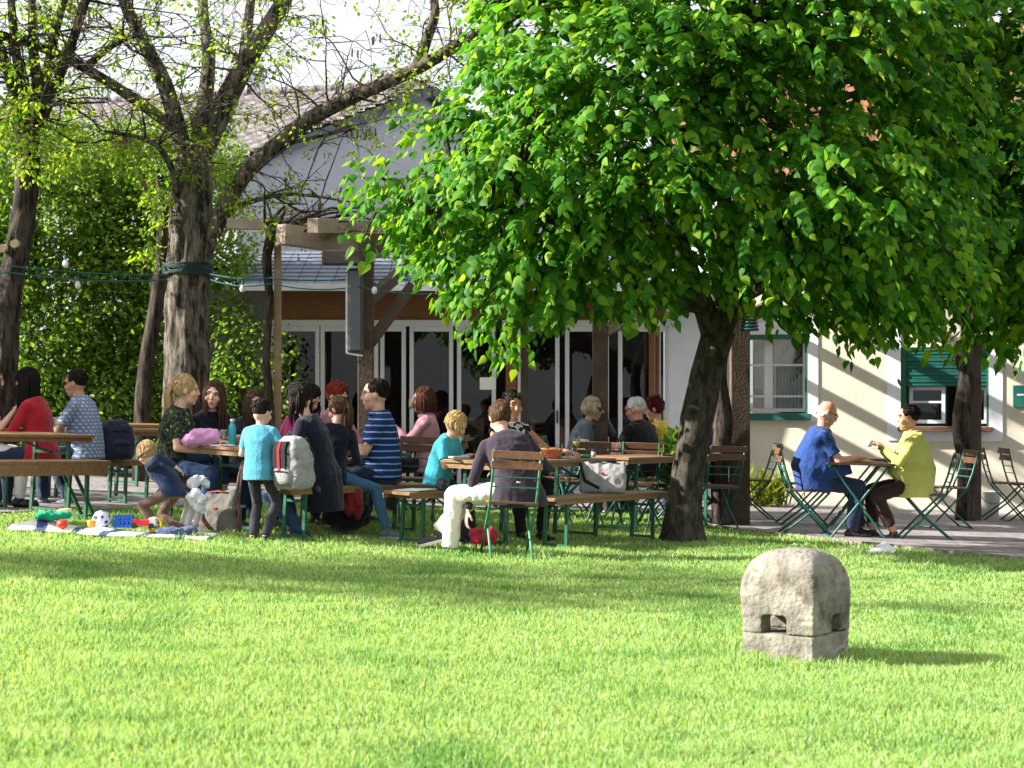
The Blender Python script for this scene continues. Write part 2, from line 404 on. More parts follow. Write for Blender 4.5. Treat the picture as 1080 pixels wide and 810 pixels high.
    cz, rr_ = (((0,-.03,-.022), (.081,.087,.037)) if st == 'bald' else ((0,-.024,.032), (.083,.100,.093)) if st in ('short','tuft') else ((0,-.022,.024), (.088,.104,.105)))
    for i in range(NL):
        a = random.uniform(0, 6.2832); p0 = random.uniform(.05, 1.5) if st != 'bald' else random.uniform(1.2, 1.7); pts = []
        if math.sin(a) > .35 and st != 'bald': p0 *= .42
        for j in range(4):
            q = p0+j*(.11 if st == 'short' else .17); a2 = a+j*random.uniform(-.05,.05); e_ = 1.0+.02*(j < 3)+random.uniform(-.01,.045)
            pts.append(Hw(cz[0]+rr_[0]*math.sin(q)*math.cos(a2)*e_, cz[1]+rr_[1]*math.sin(q)*math.sin(a2)*e_-.0, cz[2]+rr_[2]*math.cos(q)*e_))
        if st in ('pony','bun'):
            tgt = Hw(0,-.115,.02); pts = [p.lerp(tgt, .0+.18*j) if math.sin(a) > -.9 else p for j, p in enumerate(pts)]
        if st != 'bald' or math.sin(a) < .5: hb.tube(pts, [.005*k,.0065*k,.0055*k,.002*k], 5, False)
    if st == 'bald':
        hb.ell(Hw(0,-.03,-.022), (.0795*k,.085*k,.036*k), RW, 18, 10)
    elif st == 'short': hb.ell(Hw(0,-.024,.032), (.082*k,.099*k,.092*k), RW, 20, 12)
    else: hb.ell(Hw(0,-.022,.024), (.087*k,.103*k,.104*k), RW, 20, 12)
    if st == 'tuft':
        for i in range(26):
            a = random.uniform(0, 6.28); r = random.uniform(0, .06); x, y = math.cos(a)*r, math.sin(a)*r
            hb.cap(Hw(x, y-.02, .09), Hw(x*1.5, y*1.4-.02, .125+random.uniform(-.01,.012)), .02*k, .009*k, 6)
    if st in ('bob',):
        for i in range(34):
            a = random.uniform(.35, 2*math.pi-.35)+math.pi/2; x, y = math.cos(a)*.078, math.sin(a)*.094-.016
            z = random.uniform(.0,.06); hb.cap(Hw(x,y,z), Hw(x*1.04,y*1.03-.004,z-.05), .013*k, .006*k, 6)
    if st in ('long','bob','mid'):
        Ln = hair[2] if len(hair) > 2 else .3
        for i in range(210 if st != 'bob' else 120):
            a = math.pi/2+random.uniform(.62, 2*math.pi-.62)      # all round but the face
            ca, sa = math.cos(a), math.sin(a); j = random.uniform(.9,1.08)
            p0 = Hw(ca*.055, sa*.07-.018, .092); p1 = Hw(ca*.086*j, sa*.10*j-.02, .02); L = Ln*random.uniform(.75,1.1)*sc
            pb = W(hc+V((0,-.01,-.1))); out = (p1-pb); out.z = 0
            o2 = p1+V((0,0,-L*.45))+out*.10; o3 = p1+V((0,0,-L))+out*random.uniform(-.1,.25)+V((random.uniform(-1,1),random.uniform(-1,1),0))*.008
            if st == 'bob': o2 = p1+V((0,0,-L*.5))+out*.12; o3 = p1+V((0,0,-L))-out*.12
            hb.tube(spline4(p0, p1, o2, o3), [.006*sc,.0085*sc,.009*sc,.0085*sc,.0085*sc,.008*sc,.007*sc,.005*sc,.002*sc], 5, False)
    if st == 'pony':
        Ln = hair[2] if len(hair) > 2 else .32; p0 = Hw(0,-.115,.03); hb.ell(p0, .026*k)
        for i in range(34):
            o = V((random.gauss(0,1),random.gauss(0,1),0))*.012*sc; bk = RW @ V((0,-1,0)); bk.z = min(0, bk.z)
            hb.tube([Hw(0,-.09,.035), p0+o*.4, p0+bk*(.045*sc)+V((0,0,-.07*sc))+o*1.3, p0+bk*(.035*sc)+V((0,0,-Ln*.55*sc))+o*1.7, p0+bk*(.02*sc)+V((0,0,-Ln*sc*random.uniform(.85,1.05)))+o*1.2], [.010*sc,.011*sc,.011*sc,.010*sc,.003*sc], 6)
    if st == 'bun': hb.ell(Hw(0,-.115,.0), (.036*k,.034*k,.036*k), RW); [hb.cap(Hw(0,-.115,.0), Hw(random.uniform(-.05,.05), -.13, random.uniform(-.06,.05)), .012*k, .005*k, 6) for _ in range(12)]
    obj('hair', hb, hm, root, True)
    if specs:
        sg = MB(); dz, dy, pitch = (.014,.0,0) if specs != 'head' else (.095,-.035,0)
        for s in (-1, 1):
            if specs == 'clear':
                sg.tube([Hw(s*(.034+.024*math.cos(t)), .1, dz+.018*math.sin(t)) for t in np.linspace(0, 6.2832, 13)], .0022*k, 5, False)
            else: sg.ell(Hw(s*.036,.098+dy,dz), (.031*k,.012*k,.023*k), RW)
            sg.bar(Hw(s*.062,.095+dy,dz+.008), Hw(s*.083,-.01+dy,dz+.006), .005*k)
        sg.bar(Hw(-.012,.104+dy,dz+.006), Hw(.012,.104+dy,dz+.006), .004*k)
        obj('glasses', sg, WIRE if specs == 'clear' else LENS, root, True)
    return root, W, Hw, A, Lg, k
def seat(px, Y, h=.46, sc=1.0):
    p = GX(px, Y); return p+V((0,0,h+.095*sc))
# ------------------------------------------------------------------ cloth patterns
def pat_mat(name, build):
    m, nt, N, L, b = newmat(name); tc = N.new('ShaderNodeTexCoord')
    col = build(N, L, tc.outputs['Object']); L.new(col, b.inputs['Base Color']); b.inputs['Roughness'].default_value = .9; b.inputs['Specular IOR Level'].default_value = .15
    n2 = N.new('ShaderNodeTexNoise'); n2.inputs['Scale'].default_value = 50; bp = N.new('ShaderNodeBump'); bp.inputs['Strength'].default_value = .3; bp.inputs['Distance'].default_value = .02
    L.new(tc.outputs['Object'], n2.inputs['Vector']); L.new(n2.outputs['Fac'], bp.inputs['Height']); L.new(bp.outputs[0], b.inputs['Normal'])
    return m
def wave(N, L, vec, scale, direction, dist=1.2):
    w = N.new('ShaderNodeTexWave'); w.bands_direction = direction; w.inputs['Scale'].default_value = scale; w.inputs['Distortion'].default_value = dist; w.inputs['Detail Scale'].default_value = 1.5
    L.new(vec, w.inputs['Vector']); return w
def stripes(N, L, v):
    w = wave(N, L, v, 5.6, 'Z', .8); r = ramp(N, [(0, c4((.008,.033,.145))), (.86, c4((.011,.042,.17))), (.95, c4((.30,.36,.46)))]); L.new(w.outputs['Fac'], r.inputs[0]); return r.outputs[0]
def check(N, L, v):
    a = wave(N, L, v, 9, 'Z', .5); b = wave(N, L, v, 9, 'DIAGONAL', .5); r = ramp(N, [(.3, c4((.17,.22,.36))), (.9, c4((.55,.58,.66)))])
    ad = N.new('ShaderNodeMath'); ad.operation = 'MULTIPLY'; L.new(a.outputs['Fac'], ad.inputs[0]); L.new(b.outputs['Fac'], ad.inputs[1]); L.new(ad.outputs[0], r.inputs[0]); return r.outputs[0]
def gingham(N, L, v):
    a = wave(N, L, v, 26, 'Z', .3); b = wave(N, L, v, 26, 'X', .3); r = ramp(N, [(0, c4((.36,.13,.19))), (1, c4((.62,.38,.44)))])
    ad = N.new('ShaderNodeMath'); ad.operation = 'ADD'; L.new(a.outputs['Fac'], ad.inputs[0]); L.new(b.outputs['Fac'], ad.inputs[1])
    dv = N.new('ShaderNodeMath'); dv.operation = 'MULTIPLY'; dv.inputs[1].default_value = .5; L.new(ad.outputs[0], dv.inputs[0]); L.new(dv.outputs[0], r.inputs[0]); return r.outputs[0]
def camo(N, L, v):
    n = N.new('ShaderNodeTexNoise'); n.inputs['Scale'].default_value = 13; n.inputs['Detail'].default_value = 1.5; L.new(v, n.inputs['Vector'])
    r = ramp(N, [(.36, c4((.012,.018,.014))), (.44, c4((.05,.065,.04))), (.52, c4((.015,.02,.02))), (.60, c4((.07,.10,.03))), (.66, c4((.34,.42,.05)))]); r.color_ramp.interpolation = 'CONSTANT'; L.new(n.outputs['Fac'], r.inputs[0]); return r.outputs[0]
def floral(N, L, v):
    n = N.new('ShaderNodeTexNoise'); n.inputs['Scale'].default_value = 22; n.inputs['Detail'].default_value = 0; L.new(v, n.inputs['Vector'])
    r = ramp(N, [(.0, c4((.55,.55,.53))), (.5, c4((.02,.015,.02)))]); r.color_ramp.interpolation = 'CONSTANT'; L.new(n.outputs['Fac'], r.inputs[0]); return r.outputs[0]
def yellowprint(N, L, v):
    n = N.new('ShaderNodeTexNoise'); n.inputs['Scale'].default_value = 28; n.inputs['Detail'].default_value = 2; L.new(v, n.inputs['Vector'])
    r = ramp(N, [(.4, c4((.62,.42,.03))), (.6, c4((.75,.62,.16)))]); L.new(n.outputs['Fac'], r.inputs[0]); return r.outputs[0]
STRIPE = pat_mat('blue_striped_cloth', stripes); CHECK = pat_mat('pale_blue_check_cloth', check); CAMO = pat_mat('camouflage_cloth', camo)
FLORAL = pat_mat('black_white_floral_cloth', floral); YPRINT = pat_mat('yellow_print_cloth', yellowprint); PINKG = pat_mat('pink_gingham_cloth', gingham)
JEANS = cloth('blue_denim', (.025,.055,.13)); DJEANS = cloth('dark_denim', (.02,.03,.065)); NAVY = cloth('navy_cloth', (.006,.007,.019)); CHAR = cloth('charcoal_cloth', (.03,.03,.04))
RED = cloth('red_knit', (.33,.012,.025)); TURQ = cloth('turquoise_cloth', (.07,.28,.40)); MAG = cloth('magenta_cloth', (.45,.05,.18)); ROSE = cloth('rose_cloth', (.36,.16,.21))
WHITEC = cloth('white_cotton', (.72,.71,.69), .06); BLACKC = cloth('black_cloth', (.010,.010,.013)); BLUEP = cloth('royal_blue_pique', (.018,.05,.195)); LIME = cloth('lime_yellow_cotton', (.50,.51,.13), .1)
PLUM = cloth('dark_plum_jersey', (.032,.024,.038)); TAN = cloth('tan_corduroy', (.12,.08,.052)); GREYD = cloth('grey_blue_denim', (.12,.15,.19)); BROWNB = cloth('dark_brown_cloth', (.035,.02,.018))
SHOE = M('dark_leather', (.015,.012,.012), .4, .2, 20, .1); SNEAK = M('grey_blue_canvas', (.10,.13,.18), .8, .2, 20, .2); SOLE = M('pale_rubber_sole', (.6,.58,.54), .7, .1, 10, 0); HIKE = M('hiking_shoe_leather', (.04,.035,.04), .7, .4, 14, .3)

# bench and table lines of the two big beer-garden sets (t in metres along them)
U = V((.5,.866,0)); 
def K(t, h=.46, sc=1, o=0): p = V((-3.04+.5*t+o*.866, 16.3+.866*t-o*.5, 0)); p.z = g(p.x)+h+.095*sc; return p
def Fb(t, h=.46, sc=1, o=0): p = V((-1.95+.5*t+o*.866, 15.5+.866*t-o*.5, 0)); p.z = g(p.x)+h+.095*sc; return p
def Hb(t, h=.46, sc=1, o=0): p = V((-.98+.5*t+o*.866, 15.7+.866*t-o*.5, 0)); p.z = g(p.x)+h+.095*sc; return p

# --- far left table
person('person in white skirt at the left photo edge raising a glass', seat(-26, 17.9), -75, fem=True, lean=14, rh=(.10,.36,.36), lh=(-.1,.42,.2), hair=('long','brown',.25), top=ROSE, pants=WHITEC, shoes=SHOE, hpit=12)
person('woman in red sweater with long black hair leaning forward at the left table', seat(44, 17.9), 80, fem=True, lean=13, rh=(.12,.44,.25), lh=(-.1,.42,.2), hair=('long','black',.36), top=RED, sleeve='long', pants=DJEANS, shoes=SHOE, hpit=30, hyaw=4, topname='sweater')
person('balding man in pale blue checked shirt and dark sunglasses at the left table', seat(93, 18.7, .47), 82, lean=12, rh=(.16,.42,.2), lh=(-.1,.44,.2), skin='tan', hair=('short','dark'), top=CHECK, pants=DJEANS, shoes=SNEAK, specs='dark', collar=True, hpit=8, belly=.05, rf=(.1,.25,0), lf=(-.1,.42,0), sole=SOLE)
# --- table with the children
w_pony = person('woman with blond ponytail in camouflage tee and rolled jeans beside the toddler', K(.15), -98, fem=True, lean=14, twist=10, rh=(.12,.36,.12), lh=(-.12,.42,.2), hair=('pony','dblond',.42), top=CAMO, pants=JEANS, plen=.72, shoes=BROWNB, hpit=6, hyaw=6, rf=(.10,.30,0), lf=(-.08,.46,.18,(0,1,.1)), wide=1.08, sole=SOLE)
person('girl with long brown hair in navy tee resting her bare arm on the table', K(.66, sc=.95), -140, .95, fem=True, lean=10, rh=(-.10,.40,.27), lh=(-.16,.42,.21), hair=('long','brown',.34), top=NAVY, pants=JEANS, shoes=SNEAK, hyaw=-42, hpit=4, hroll=-6)
person('brown-haired girl in dark top facing out from behind the turquoise bottle', K(1.25, sc=.9), -150, .9, fem=True, lean=16, rh=(.1,.42,.22), lh=(-.12,.40,.2), hair=('long','brown',.26), top=CHAR, sleeve='long', pants=DJEANS, shoes=SNEAK, hyaw=-8, hpit=14)
person('woman in magenta shirt bowing her dark head behind the table', K(1.85), -120, fem=True, lean=26, rh=(.14,.42,.2), lh=(-.12,.42,.2), hair=('bob','dark',.16), top=MAG, sleeve='elbow', pants=DJEANS, shoes=SHOE, hpit=38)
person('red-haired woman in rose top and dark vest at the far end of the bench', K(2.5), -128, fem=True, lean=10, rh=(.14,.40,.2), lh=(-.12,.42,.2), hair=('tuft','red'), top=ROSE, sleeve='long', pants=DJEANS, shoes=SHOE, hpit=24, hyaw=12)
# boy standing at the near end of the right bench
pb = GX(273, 15.35); pb.z += .60
person('small boy with short dark hair in turquoise tee standing at the table corner', pb, -22, .70, lean=6, rh=(.16,.24,.25), lh=(-.14,.30,.22), hair=('short','dark'), top=TURQ, pants=CHAR, shoes=SHOE, rf=(.07,.02,0), lf=(-.07,-.02,0), hpit=16, hyaw=-14, hem=-.12, sole=SOLE)
pn = Fb(.52, o=.10)
person('woman in long navy cardigan bending over a grey backpack', pn, 72, 1.0, fem=True, lean=20, twist=8, rh=(.12,.40,.12), lh=(-.16,.34,.12), hair=('bob','dark',.2), top=NAVY, sleeve='long', pants=JEANS, shoes=SHOE, hpit=44, rf=(.12,.30,0), lf=(-.1,.12,0), hem=-.30, hemw=.80, hemf=-.03, topname='cardigan', wide=1.08)
person('girl with brown ponytail and tight blue jeans sitting astride the bench', Fb(.92, sc=.88, o=-.10), -38, .86, fem=True, lean=14, twist=40, hyaw=60, hpit=22, rh=(.05,.34,.16), lh=(-.2,.3,.2), hair=('pony','brown',.34), top=NAVY, sleeve='long', pants=cloth('tight_blue_denim', (.04,.11,.2)), shoes=SNEAK, rf=(.46,.34,0,(.8,.45,0)), lf=(-.16,.3,0), legw=.9, sole=SOLE)
person('man in blue polo with thin white stripes and spectacles on the bench', Fb(1.62), 97, 1.06, lean=6, rh=(.14,.30,.22), lh=(-.02,.36,.24), hair=('short','dark'), top=STRIPE, pants=DJEANS, shoes=SHOE, specs='clear', collar=True, hpit=4, belly=.03, re=(.9,-.3,-.8), hem=-.04)
# toddler bending down at the blanket
pt = GP(183, 566); tz = g(pt.x)
person('toddler with blond hair in denim jacket and tan trousers bending over the blanket', pt+V((0,0,.37)), 66, .62, lean=50, side=0, rh=(.16,.44,-.14), lh=(-.16,-.14,.34), le=(-.5,.2,.6), hair=('bob','dblond',.05), top=cloth('dark_denim_jacket', (.010,.024,.065)), sleeve='long', pants=TAN, shoes=BROWNB, hpit=34, hyaw=10, rf=(.11,-.06,0), lf=(-.10,.14,0), knee=((.2,1,.1),(-.2,1,.1)), hem=-.06, topname='jacket', legw=1.05)
# --- middle table
person('blond child in turquoise tee bent over the table edge', Hb(.70, .50, .74, -.02), -112, .74, lean=26, rh=(.06,.36,.24), lh=(-.16,.38,.24), hair=('bob','blond',.12), top=cloth('bright_turquoise_cotton', (.05,.36,.45)), pants=CHAR, shoes=SHOE, hpit=34, hyaw=12)
person('woman with sunglasses pushed up on dark hair in a black and white top', Hb(1.85,o=.03), -150, fem=True, lean=4, rh=(.10,.36,.22), lh=(-.42,.34,.24), hair=('bun','dark'), top=FLORAL, sleeve='none', pants=BLACKC, shoes=SHOE, specs='head', hpit=8, hyaw=-4, skin='tan')
pq = GX(546, 15.15); pq.z += .53
person('woman in dark plum hoodie and white trousers, legs crossed, on the green chair', pq, 17, 1.0, fem=True, lean=32, twist=-4, side=-7, rh=(.18,.36,.20), lh=(-.42,.10,-.26), le=(-.7,-.4,.3), hair=('bun','brown'), top=PLUM, sleeve='long', pants=cloth('cream_white_trousers', (.74,.70,.62), .06), shoes=HIKE, hpit=34, hyaw=2, rf=(-.56,.34,.13,(-.9,.42,-.25)), lf=(-.50,.22,0,(-.9,.4,0)), knee=((-.9,.5,1.2),(-.9,.4,1.1)), legw=1.25, sole=SOLE, hem=-.12, hemw=1.1, wide=1.1, topname='hoodie')
# --- back tables
person('auburn-haired woman in pink gingham shirt lifting a glass', seat(452, 20.0), 92, fem=True, lean=4, rh=(.06,.34,.36), lh=(-.02,.36,.38), hair=('mid','auburn',.16), top=PINKG, collar=True, sleeve='long', pants=CHAR, shoes=SHOE, hpit=2, hyaw=4)
person('ash-blond woman in grey denim jacket resting her chin on her hand', seat(606, 21.2), -104, fem=True, lean=22, rh=(.1,.40,.2), lh=(-.03,.32,.56), le=(-.4,.6,-.9), hair=('bob','ashy',.1), top=GREYD, collar=True, sleeve='long', pants=CHAR, shoes=SHOE, specs='dark', hpit=10, hyaw=-10, topname='jacket')
person('white-haired man in black polo seen from behind at the back table', seat(682, 21.0), 48, 1.0, lean=16, rh=(.16,.42,.2), lh=(-.18,.40,.2), hair=('short','white'), top=BLACKC, pants=CHAR, shoes=SHOE, hpit=16, hyaw=22, collar=True, belly=.05, specs='clear', skin='ruddy')
person('woman with cropped burgundy hair in yellow printed top at the back table', seat(700, 21.8), 72, fem=True, lean=10, rh=(.14,.42,.2), lh=(-.12,.42,.2), hair=('tuft','burg'), top=YPRINT, sleeve='elbow', pants=CHAR, shoes=SHOE, hpit=14, hyaw=12)
person('dark-haired man in blue shirt half hidden behind the lime tree trunk', seat(746, 20.2), 84, lean=8, rh=(.14,.42,.2), lh=(-.14,.42,.2), hair=('short','dark'), top=cloth('slate_blue_cotton', (.06,.10,.24)), sleeve='short', pants=DJEANS, shoes=SHOE, hpit=10, skin='tan')
# --- couple at the right
person('bald old man in royal blue polo with spectacles writing at the small table', seat(857, 18.8, .47), -90, 1.0, lean=13, rh=(.10,.43,.22), lh=(-.14,.42,.2), skin='ruddy', hair=('bald','white'), top=BLUEP, pants=cloth('dark_indigo_denim', (.022,.035,.075)), shoes=SHOE, specs='clear', collar=True, hpit=26, hyaw=0, belly=.15, rf=(.12,.36,0), lf=(-.12,.48,0), wide=1.2, legw=1.12, hem=-.10, sole=BLACK, curl=.9)
person('old woman in lime yellow jacket with short dark hair holding a small cup', seat(966, 18.75, .47), 86, .97, fem=True, lean=6, rh=(.06,.33,.33), lh=(-.1,.34,.36), skin='tan', hair=('short','dark'), top=LIME, sleeve='long', pants=BROWNB, shoes=SHOE, hpit=4, belly=.12, rf=(.12,.42,0), lf=(-.12,.24,0), wide=1.22, collar=True, hem=-.14, plen=.82, topname='jacket', curl=1.0, legw=1.1)
flush()
# ------------------------------------------------------------------ beer-garden benches and tables (local: length along y, centred, base z = 0)
def make_bench(label, L=2.2, seatm=WOODT, legm=GREEN, h=.46, apron=.03):
    r = thing('beer_bench', label, 'bench', group='folding beer garden benches')
    m = MB(); m.box((0,0,h-.014), (.26,L,.028)); s = obj('seat', m, seatm, r, local=True, bevel=.004)
    m = MB()
    for y in (-1, 1): m.box((0,y*(L/2-.28),h-.045), (.20,.30,.034))
    for x in (-1, 1): m.box((x*.125,0,h-.028-apron/2), (.02,L-.06,apron))
    obj('apron', m, seatm, r, local=True)
    for y in (-1, 1):
        yy = y*(L/2-.27)
        for x in (-1, 1):
            m = MB(); m.bar((x*.098,yy,h-.05), (x*.106,yy,0.0), .028, .028, (0,1,0)); obj('leg', m, legm, r, local=True)
        
        for z in (.05, h-.12): m = MB(); m.bar((-.1,yy,z), (.1,yy,z), .022); obj('crossbar', m, legm, r, local=True)
        m = MB(); m.bar((0,yy,h-.13), (0,yy-y*.42,h-.05), .02, .012); obj('brace', m, legm, r, local=True)
    return r
def make_table(label, L=2.2, W=.52, h=.75, top=WOODT, legm=GREEN):
    r = thing('beer_table', label, 'table', group='folding beer garden tables')
    m = MB(); m.box((0,0,h-.014), (W,L,.028)); obj('tabletop', m, top, r, local=True, bevel=.004)
    m = MB(); m.box((0,L/2-.03,h-.05), (W-.04,.03,.045)); m.box((0,-L/2+.03,h-.05), (W-.04,.03,.045))
    for x in (-1, 1): m.box((x*(W/2-.03),0,h-.046), (.022,L-.1,.036))
    obj('apron', m, top, r, local=True)
    for y in (-1, 1):
        yy = y*(L/2-.28)
        for x in (-1, 1):
            m = MB(); m.bar((x*.2,yy,h-.03), (x*.215,yy,0), .03, .03, (0,1,0)); obj('leg', m, legm, r, local=True)
        
        for z in (.06, h-.17): m = MB(); m.bar((-.21,yy,z), (.21,yy,z), .024); obj('crossbar', m, legm, r, local=True)
        m = MB(); m.bar((0,yy,h-.18), (0,yy-y*.5,h-.03), .022, .014); obj('brace', m, legm, r, local=True)
    return r
YB = R_(-30)        # local +y turned onto U = (.5, .866)
def ctr(near, L=2.2): p = V((near[0], near[1], 0))+U*(L/2); p.z = g(p.x); return p
def put(o, p, yaw): o.location = p; o.rotation_euler = tiltrot(p[0], yaw); return o
b0 = make_bench('bench with navy-cardigan woman and man in striped polo along it'); put(b0, ctr((-1.95,15.5)), YB)
def bench(p, label, yaw=YB): return dup(b0, p, yaw, label)
bench(ctr((-3.04,16.3)), 'bench under the ponytailed woman and the girls, behind the children\'s table')
bench(ctr((-4.98,17.6)), 'bench of the red-sweater woman with a dark backpack on its end')
bench(ctr((-5.9,18.2)), 'bench under the person in the white skirt at the left photo edge')
bH = make_bench('sunlit bench with white paper on its near end'); put(bH, ctr((-.98,15.7)), YB)
bJ = make_bench('bench carrying the grey handbag in front of the lime trunk', legm=GREEN, seatm=WOODT); put(bJ, ctr((.23,15.78)), YB)
bB = make_bench('empty dark bench in front of the left table, legs half folded', h=.54, apron=.10); put(bB, ctr((-4.83,15.15)), YB)
t0 = make_table('children\'s table with turquoise bottle and glasses'); put(t0, ctr((-2.5,16.0)), YB)
def table(p, label, yaw=YB): return dup(t0, p, yaw, label)
table(ctr((-.38,15.85)), 'table of the hoodie woman with woven basket and glasses')
table(ctr((.86,18.1)), 'dark table continuing towards the lime trunk, nothing on it')
table(ctr((-5.18,15.6)), 'empty table between the red-sweater woman and the front left bench')
table(ctr((-5.52,17.95)), 'table where the checked-shirt man and red-sweater woman eat')
table(ctr((-4.22,20.05)), 'table behind the ponytailed woman with one green leg showing')
table(ctr((-4.75,22.2)), 'farthest table in front of the big rough trunk')
# the folded leg frame of the front left bench
m = MB(); a = GX(82, 17.0); m.bar(a+V((-.02,0,.40)), a+V((.12,.1,.03)), .028); m.bar(a+V((-.10,-.1,.40)), a+V((.04,0,.03)), .028); m.bar(a+V((.12,.1,.03)), a+V((.04,0,.03)), .02)
fl = obj('folded_leg', m, GREEN, None); fl.parent = bB; fl.matrix_parent_inverse = (Matrix.Translation(bB.location) @ bB.rotation_euler.to_matrix().to_4x4()).inverted()

# folding garden chairs (local: faces +y)
def make_chair(label, legm=TEAL, wood=WOODD):
    r = thing('folding_chair', label, 'chair', group='folding slatted garden chairs')
    m = MB(); 
    for i in range(6): m.box((0,-.17+i*.07,.455), (.40,.052,.018))
    obj('seat', m, wood, r, local=True, bevel=.003)
    m = MB()
    for z in (.835,.755): m.box((0,-.305+(.835-z)*.28,z), (.41,.016,.065), Matrix.Rotation(R_(-14), 3, 'X'))
    obj('backrest', m, wood, r, local=True, bevel=.004)
    for s in (-1, 1):
        m = MB(); m.tube([(s*.185,-.30,.87), (s*.185,-.235,.62), (s*.185,-.17,.44), (s*.185,.06,.20), (s*.185,.24,.012)], .011, 7); obj('leg', m, legm, r, local=True, smooth=True)
        m = MB(); m.tube([(s*.165,.20,.445), (s*.165,0,.23), (s*.165,-.27,.012)], .011, 7); obj('leg', m, legm, r, local=True, smooth=True)
    for x, y, z, w in ((.185,.235,.02,.016),(.165,-.262,.02,.016),(.185,-.165,.44,.014),(.165,.19,.44,.014),(.185,-.25,.66,.01),(.185,-.22,.58,.01)):
        m = MB(); m.bar((-x,y,z), (x,y,z), w); obj('crossbar', m, legm, r, local=True)
    return r
c0 = make_chair('green chair with warm brown slats under the hoodie woman', GREEN2, M('warm_slat_wood', (.22,.10,.045), .5, .3, 6, .2)); put(c0, GX(535, 15.12), R_(8))
c1 = make_chair('chair under the bald man in the blue polo'); put(c1, GX(850, 18.8), R_(-92))
ch = lambda px, Y, yaw, label: dup(c1, GX(px, Y), R_(yaw), label)
ch(974, 18.75, 84, 'chair under the woman in the lime yellow jacket')
ch(846, 20.4, -88, 'empty chair behind the bald man, before the grass tuft at the wall')
ch(995, 20.6, 100, 'empty chair behind the lime-jacket woman, mostly hidden by her')
ch(1060, 22.4, -96, 'empty chair standing beside the white bucket')
ch(1083, 22.3, -88, 'empty chair cut by the right photo edge')
ch(437, 18.4, 8, 'empty chair behind the man in the striped polo')
ch(458, 20.0, 82, 'chair under the woman in the gingham shirt')
ch(598, 21.2, -100, 'chair under the ash-blond woman')
ch(688, 21.0, 48, 'chair under the white-haired man in the black polo')
ch(706, 21.8, 72, 'chair under the woman with burgundy hair')
ch(751, 20.2, 84, 'chair under the man half hidden by the trunk')
ch(612, 19.2, 15, 'empty chair behind the woven basket, left of the handbag')
ch(642, 19.4, -20, 'empty chair standing right behind the grey handbag')
ch(668, 19.0, 165, 'empty chair facing the lawn right of the handbag')
ch(700, 19.3, 25, 'empty chair tight against the left of the lime trunk')
ch(585, 20.0, 100, 'empty chair behind the hoodie woman\'s table')
ch(752, 19.2, 20, 'empty chair between lime trunk and vine post')
ch(790, 21.0, 95, 'empty chair peeking out behind the vine post')
# small folding tables
def make_small(label, w=.66, h=.75):
    r = thing('folding_table', label, 'table', group='small folding garden tables'); m = MB()
    for i in range(8): m.box((0,-w/2+(i+.5)*w/8,h-.012), (w,w/8-.008,.022))
    obj('tabletop', m, WOODD, r, local=True)
    m = MB()
    for s in (-1, 1): m.box((s*(w/2-.03),0,h-.034), (.03,w-.02,.02))
    obj('rail', m, TEAL, r, local=True)
    for s in (-1, 1):
        for q in (-1, 1):
            m = MB(); m.tube([(q*.27,s*.26,h-.04), (-q*.27,s*.26,.01)], .012, 7); obj('leg', m, TEAL, r, local=True)
    
    for x, z in ((.27,.02),(-.27,.02),(0,.375)): m = MB(); m.bar((x,-.26,z), (x,.26,z), .016); obj('crossbar', m, TEAL, r, local=True)
    return r
s0 = make_small('small slatted table between the bald man and the lime-jacket woman'); put(s0, GX(900, 18.8), 0)
sm = lambda px, Y, yaw, label: dup(s0, GX(px, Y), R_(yaw), label)
sm(646, 21.4, -20, 'small table between the ash-blond woman and the white-haired man')
sm(672, 20.2, 30, 'small table in front of the white-haired man, behind the handbag')
sm(408, 20.0, 0, 'small table before the woman in the gingham shirt')
sm(722, 20.3, 5, 'small table before the man hidden by the lime trunk')
sm(898, 20.6, 0, 'small table in the second row behind the couple')
# ------------------------------------------------------------------ ground
SUN_EL, SUN_PHI = R_(29), R_(-4)
SUN = V((-math.cos(SUN_EL)*math.cos(SUN_PHI), math.cos(SUN_EL)*math.sin(SUN_PHI), math.sin(SUN_EL)))
BOUND = [(-9,16.0),(-4.7,16.7),(-3.75,18.2),(-2.7,20.4),(-1.2,21.1),(0,21.4),(1.1,21.5),(1.75,20.6),(2.25,19.1),(3.2,17.8),(4.4,16.4),(9,14.0)]
def bound_y(x):
    for (x0,y0),(x1,y1) in zip(BOUND, BOUND[1:]):
        if x0 <= x <= x1: return y0+(y1-y0)*(x-x0)/(x1-x0)
    return BOUND[0][1] if x < 0 else BOUND[-1][1]
def lawnmat():
    m, nt, N, L, b = newmat('lawn_soil'); tc = N.new('ShaderNodeTexCoord')
    n = N.new('ShaderNodeTexNoise'); n.inputs['Scale'].default_value = 3; n.inputs['Detail'].default_value = 8; L.new(tc.outputs['Object'], n.inputs['Vector'])
    r = ramp(N, [(.35, c4((.035,.07,.014))), (.55, c4((.06,.10,.02))), (.75, c4((.10,.085,.045)))]); L.new(n.outputs['Fac'], r.inputs[0]); L.new(r.outputs[0], b.inputs['Base Color']); b.inputs['Roughness'].default_value = 1
    n2 = N.new('ShaderNodeTexNoise'); n2.inputs['Scale'].default_value = 60; L.new(tc.outputs['Object'], n2.inputs['Vector'])
    bp = N.new('ShaderNodeBump'); bp.inputs['Distance'].default_value = .03; L.new(n2.outputs['Fac'], bp.inputs['Height']); L.new(bp.outputs[0], b.inputs['Normal']); return m
m = MB(); xs = [-400,-60,-9]+[i*.5-8.5 for i in range(17)]+[0]+[i*.5+.5 for i in range(17)]+[9,60,400]; xs = sorted(set(xs)); ys = [-60,0,5,8,11,14,17,20,24,30,60,600]
for y in ys:
    for x in xs: m.v.append((x, y, g(x)))
